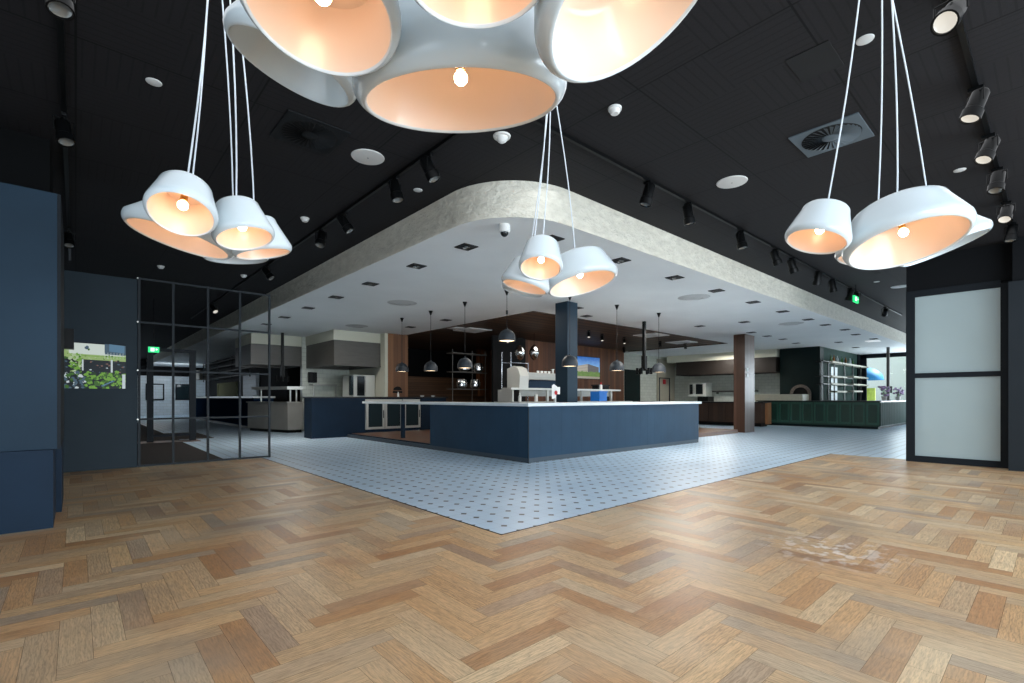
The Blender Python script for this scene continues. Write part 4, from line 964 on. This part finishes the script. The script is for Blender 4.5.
struct('wall_right_shelves', MB().box(24.3,29.6,6.8,7.15,0,H2), 'green_wall', 'grey-green wall behind the open shelving', 'wall')
t = thing('open_shelving','black framed open shelving with pale boards against the green wall','shelving',(26.5,6.7,0))
for x in (23.0,23.92,24.76,26.26,27.6,29.0): MB().box(x-.035,x+.035,6.5,6.54,1.1,2.78).build('upright','black_metal',t)
for x0,x1,z in ((24.12,30.1,2.72),(24.12,26.3,2.1),(24.12,26.3,1.77),(24.8,26.3,1.45),(27.4,30.1,2.17),(27.4,30.1,1.81),(27.4,29.0,1.49)): MB().box(x0,x1,6.42,6.74,z,z+.07).build('board','board_white',t)
for x0,x1,z in ((22.97,24.12,2.72),(22.97,24.12,2.1),(22.97,24.12,1.77),(26.3,27.4,2.1),(26.3,27.4,1.77)): MB().box(x0,x1,6.45,6.74,z,z+.03).build('shelf','black_metal',t)
bt = 0
for x in (24.6,25.0,25.5,26.2,26.8,27.5,28.0):
    m_ = ('bottle_green','bottle_amber','bottle_clear')[bt%3]
    o = MB().lathe([(0,0),(.045,0),(.045,.17),(.017,.23),(.017,.3),(0,.3)],14,(x,6.6,2.79)).build('bottle',m_,origin=(x,6.6,2.79),smooth=40); tag(o,'%s bottle from the dark green wall on the top shelf' % ORD[bt],'bottle','bottles on the top shelf'); bt+=1
o = MB().box(25.2,26.1,6.755,6.795,1.1,2.6).build('pale_door_panel','tile_cool',origin=(25.6,6.78,1.1)); tag(o,'pale upright panel behind the open shelving','panel')
# green counter
t = thing('green_counter','dark green panelled counter below the open shelving','counter',(23.2,6.5,0))
MB().box(22.9,23.75,4.53,9.0,.1,1.05).box(23.75,29.5,4.53,5.3,.1,1.05).build('carcass','green_panel',t)
f=MB()
y=4.53
while y<8.99:
    w_=.45; a,b_=y+.02,min(y+w_-.02,9.0)
    for p in ((a,a+.06,.16,1.02),(b_-.06,b_,.16,1.02),(a+.06,b_-.06,.16,.24),(a+.06,b_-.06,.94,1.02)): f.box(22.87,22.9,p[0],p[1],p[2],p[3])
    y+=w_
f.build('panel_frame','green_frame',t)
f=MB(); x=22.9
while x<29.4: f.box(x,x+.26,4.505,4.53,.12,1.03); x+=.3
f.build('batten_front','green_wall',t)
MB().box(22.95,23.7,4.6,8.95,0,.1).box(23.7,29.4,4.6,5.2,0,.1).build('kick_base','green_dark',t)
MB().box(22.82,23.79,4.47,9.05,1.05,1.09).box(23.79,29.55,4.47,5.4,1.05,1.09).build('top','stone_black',t)
t = thing('tap_pole','round metal tap pole from counter to ceiling before the window','tap pole',(26.5,4.95,1.09))
MB().cyl((26.5,4.95,1.09),(26.5,4.95,H2),.06,16).build('pole','steel_dull',t,smooth=30); MB().lathe([(0,0),(.12,0),(.1,.04),(0,.04)],16,(26.5,4.95,1.09)).build('foot','steel_dull',t)
MB().box(26.1,26.9,4.92,4.98,1.5,1.56).build('tap_bar','chrome',t)
for x in (26.15,26.35,26.65,26.85): MB().cyl((x,4.89,1.42),(x,4.89,1.72),.022,8).build('tap','black_metal',t)
for i,(x,y,m_) in enumerate(((25.8,4.95,'flower'),(28.5,4.95,'flower'))):
    t = thing('flower_pot',['pale lilac flowers in a pot beside the tap pole','pale lilac flowers in a pot near the dark right wall'][i],'potted plant',(x,y,1.09))
    MB().lathe([(0,0),(.08,0),(.11,.18),(.1,.18),(.07,.02),(0,.02)],16,(x,y,1.09)).build('pot','paper',t,smooth=40)
    f=MB()
    for k in range(26):
        a=random.uniform(0,2*PI); rr=random.uniform(.02,.2); zz=random.uniform(.2,.6); px,py=x+rr*math.cos(a),y+rr*math.sin(a)
        f.tube([(x,y,1.26),(px,py,1.09+zz)],.005,5); f.sphere((px,py,1.09+zz),random.uniform(.03,.055),8,mi=1)
    f.build('blossom',['leaf',m_],t,smooth=True)

# window wall on the far right and what is outside
wf=MB()
for y0,y1 in ((-4,-3.85),(-1.1,-1.0),(1.9,2.0),(4.8,4.9),(6.5,6.75)): wf.box(30,30.12,y0,y1,0,H2)
wf.box(30,30.12,-4,6.75,3.22,H2).box(30,30.12,-4,6.75,0,.25)
w2 = struct('window_2', wf, 'frame_black', 'tall dark framed window beyond the green counter', 'window')
MB().box(30.05,30.06,-4,6.5,.25,3.22).build('window_pane','window_glass',w2)
struct('wall_right_window', MB().box(29.6,30.2,6.75,7.3,0,H2), 'bulkhead_black', 'black pier beside the far window', 'wall')
struct('wall_right_upper', MB().box(30.0,30.2,-5,6.75,H2,H1+.1), 'bulkhead_black', 'black strip above the far window', 'wall')
struct('ground_outside', MB().box(30.3,60,-20,40,-.1,-.02), 'outside_ground', 'pale paved ground outside the far window', 'ground')
t = thing('blue_parasol','round blue parasol outside the far window','parasol',(36.4,8.1,0))
MB().sphere((36.4,7.85,2.3),.85,20,0,1,sq=.9).build('canopy','awning_blue',t,smooth=True); MB().cyl((36.4,7.85,0),(36.4,7.85,2.35),.04).build('pole','outside_pale',t)
o = MB().box(33.0,33.1,6.75,7.6,.9,1.75).box(33.0,33.08,6.8,6.85,-.02,.9).box(33.0,33.08,7.5,7.55,-.02,.9).build('sign_board','sign_yellow',origin=(33,7.2,0)); tag(o,'yellow and green sign board outside the far window','sign')
def tree(x,y,h,l):
    t = thing('tree',l,'tree',(x,y,0)); MB().cyl((x,y,-.05),(x,y,h*.5),.15,10,.1).build('trunk','wood_light',t)
    f=MB()
    for k in range(90):
        a=random.uniform(0,2*PI); b_=random.uniform(-1,1); rr=h*.3*random.uniform(.4,1)
        f.sphere((x+rr*math.cos(a)*math.sqrt(1-b_*b_),y+rr*math.sin(a)*math.sqrt(1-b_*b_),h*.62+rr*b_),random.uniform(.25,.5),8)
    f.build('crown','leaf',t,smooth=True)
tree(47,5.6,6.0,'pale green tree outside the far window')
struct('wall_outside', MB().box(50,51,-10,30,0,5), 'outside_pale', 'pale building outside the far window', 'building')
# right exit sign
t = thing('exit_sign','small lit green exit sign below the right inner track','exit sign',(13.6,3.15,3.5))
MB().box(13.42,13.78,3.13,3.17,3.43,3.58).build('panel','exit_green',t)
MB().box(13.47,13.57,3.12,3.13,3.46,3.55).add([(13.62,3.12,3.49),(13.62,3.12,3.53),(13.73,3.12,3.51)],[(0,1,2)]).build('running_symbol','exit_white',t)
MB().cyl((13.6,3.15,3.58),(13.6,3.15,H1),.008).build('hanger','black_metal',t)

# enclosing walls out of view
struct('wall_rear', MB().box(-6,-5.8,-5,11,0,H1), 'slate_wall', 'side wall behind the blue block', 'wall')
struct('wall_side_far', MB().box(30.2,30.4,7.3,44,0,H1), 'cream_paint', 'far side wall of the kitchen', 'wall')
struct('wall_end', MB().box(9,30.2,43.9,44.1,0,H1), 'cream_paint', 'end wall of the hall', 'wall')

# ------------------------------------------------------------------ lights
def area(name, loc, target, sx, sy, power, col=(1,1,1), spread=180):
    l = bpy.data.lights.new(name,'AREA'); l.shape='RECTANGLE'; l.size=sx; l.size_y=sy; l.energy=power; l.color=col; l.spread=math.radians(spread)
    o = bpy.data.objects.new(name,l); COL.objects.link(o); o.location=loc
    o.rotation_euler = (Vector(target)-Vector(loc)).to_track_quat('-Z','Y').to_euler(); return o
DAY=(.80,.91,1.0)
area('window_light_rear',(5.5,-4.6,1.6),(5.5,4,0.6),15,2.6,980,DAY)
area('added_floor_fill',(2.0,2.0,3.78),(2.0,2.0,0),5,4.5,62,(.95,.97,1))  # unseen soft fill pair, added to brighten the parquet from above
area('added_floor_fill',(7.8,.9,3.78),(7.8,.9,0),5,3,50,(.95,.97,1))
area('window_light_left',(-5.2,.5,1.9),(4,3,1.3),6,3.0,110,DAY)
area('window_light_far',(29.8,2.5,1.8),(20,4,1.0),6,2.8,360,DAY)
area('added_far_wall_fill',(5,37,2.6),(5,42,1.2),3,1,60,DAY)  # added lamp brightening the far tiled wall, no window stands here
WARM=(1,.95,.88)
for n,(x,y,p) in enumerate(((7,16.6,50),(12,11.2,16),(22.5,10.5,90),(8.5,9.0,55),(14,7.6,90),(4.4,14.3,70),(24,5.6,8),(11,16.5,14),(10.5,5.6,90),(3.0,34,30))):
    area('added_room_fill',(x,y,3.3),(x,y,0),1.2,1.2,p,WARM)  # unseen fill lamps added to lift the kitchens, bar and tiled hall
sun = bpy.data.lights.new('sun','SUN'); sun.energy=14; sun.angle=.02; so=bpy.data.objects.new('sun',sun); COL.objects.link(so); so.rotation_euler=(math.radians(38),math.radians(20),math.radians(30))
wd = bpy.data.worlds.new('World'); bpy.context.scene.world = wd; wd.use_nodes=True
bg = wd.node_tree.nodes['Background']; bg.inputs['Color'].default_value=(.72,.86,1,1); bg.inputs['Strength'].default_value=1.0

# ------------------------------------------------------------------ camera
cam = bpy.data.cameras.new('camera'); co = bpy.data.objects.new('camera',cam); COL.objects.link(co)
co.location=(0,0,1.2); co.rotation_euler=(PI/2,0,-math.atan2(.66650,.74550))
cam.sensor_width=36; cam.lens=36*488/1024; cam.shift_y=(398-341.5)/1024; cam.clip_end=300; cam.clip_start=.05
sc_ = bpy.context.scene; sc_.camera = co
sc_.view_settings.view_transform='Standard'; sc_.view_settings.look='None'; sc_.view_settings.exposure=0.2
sc_.cycles.use_denoising=True
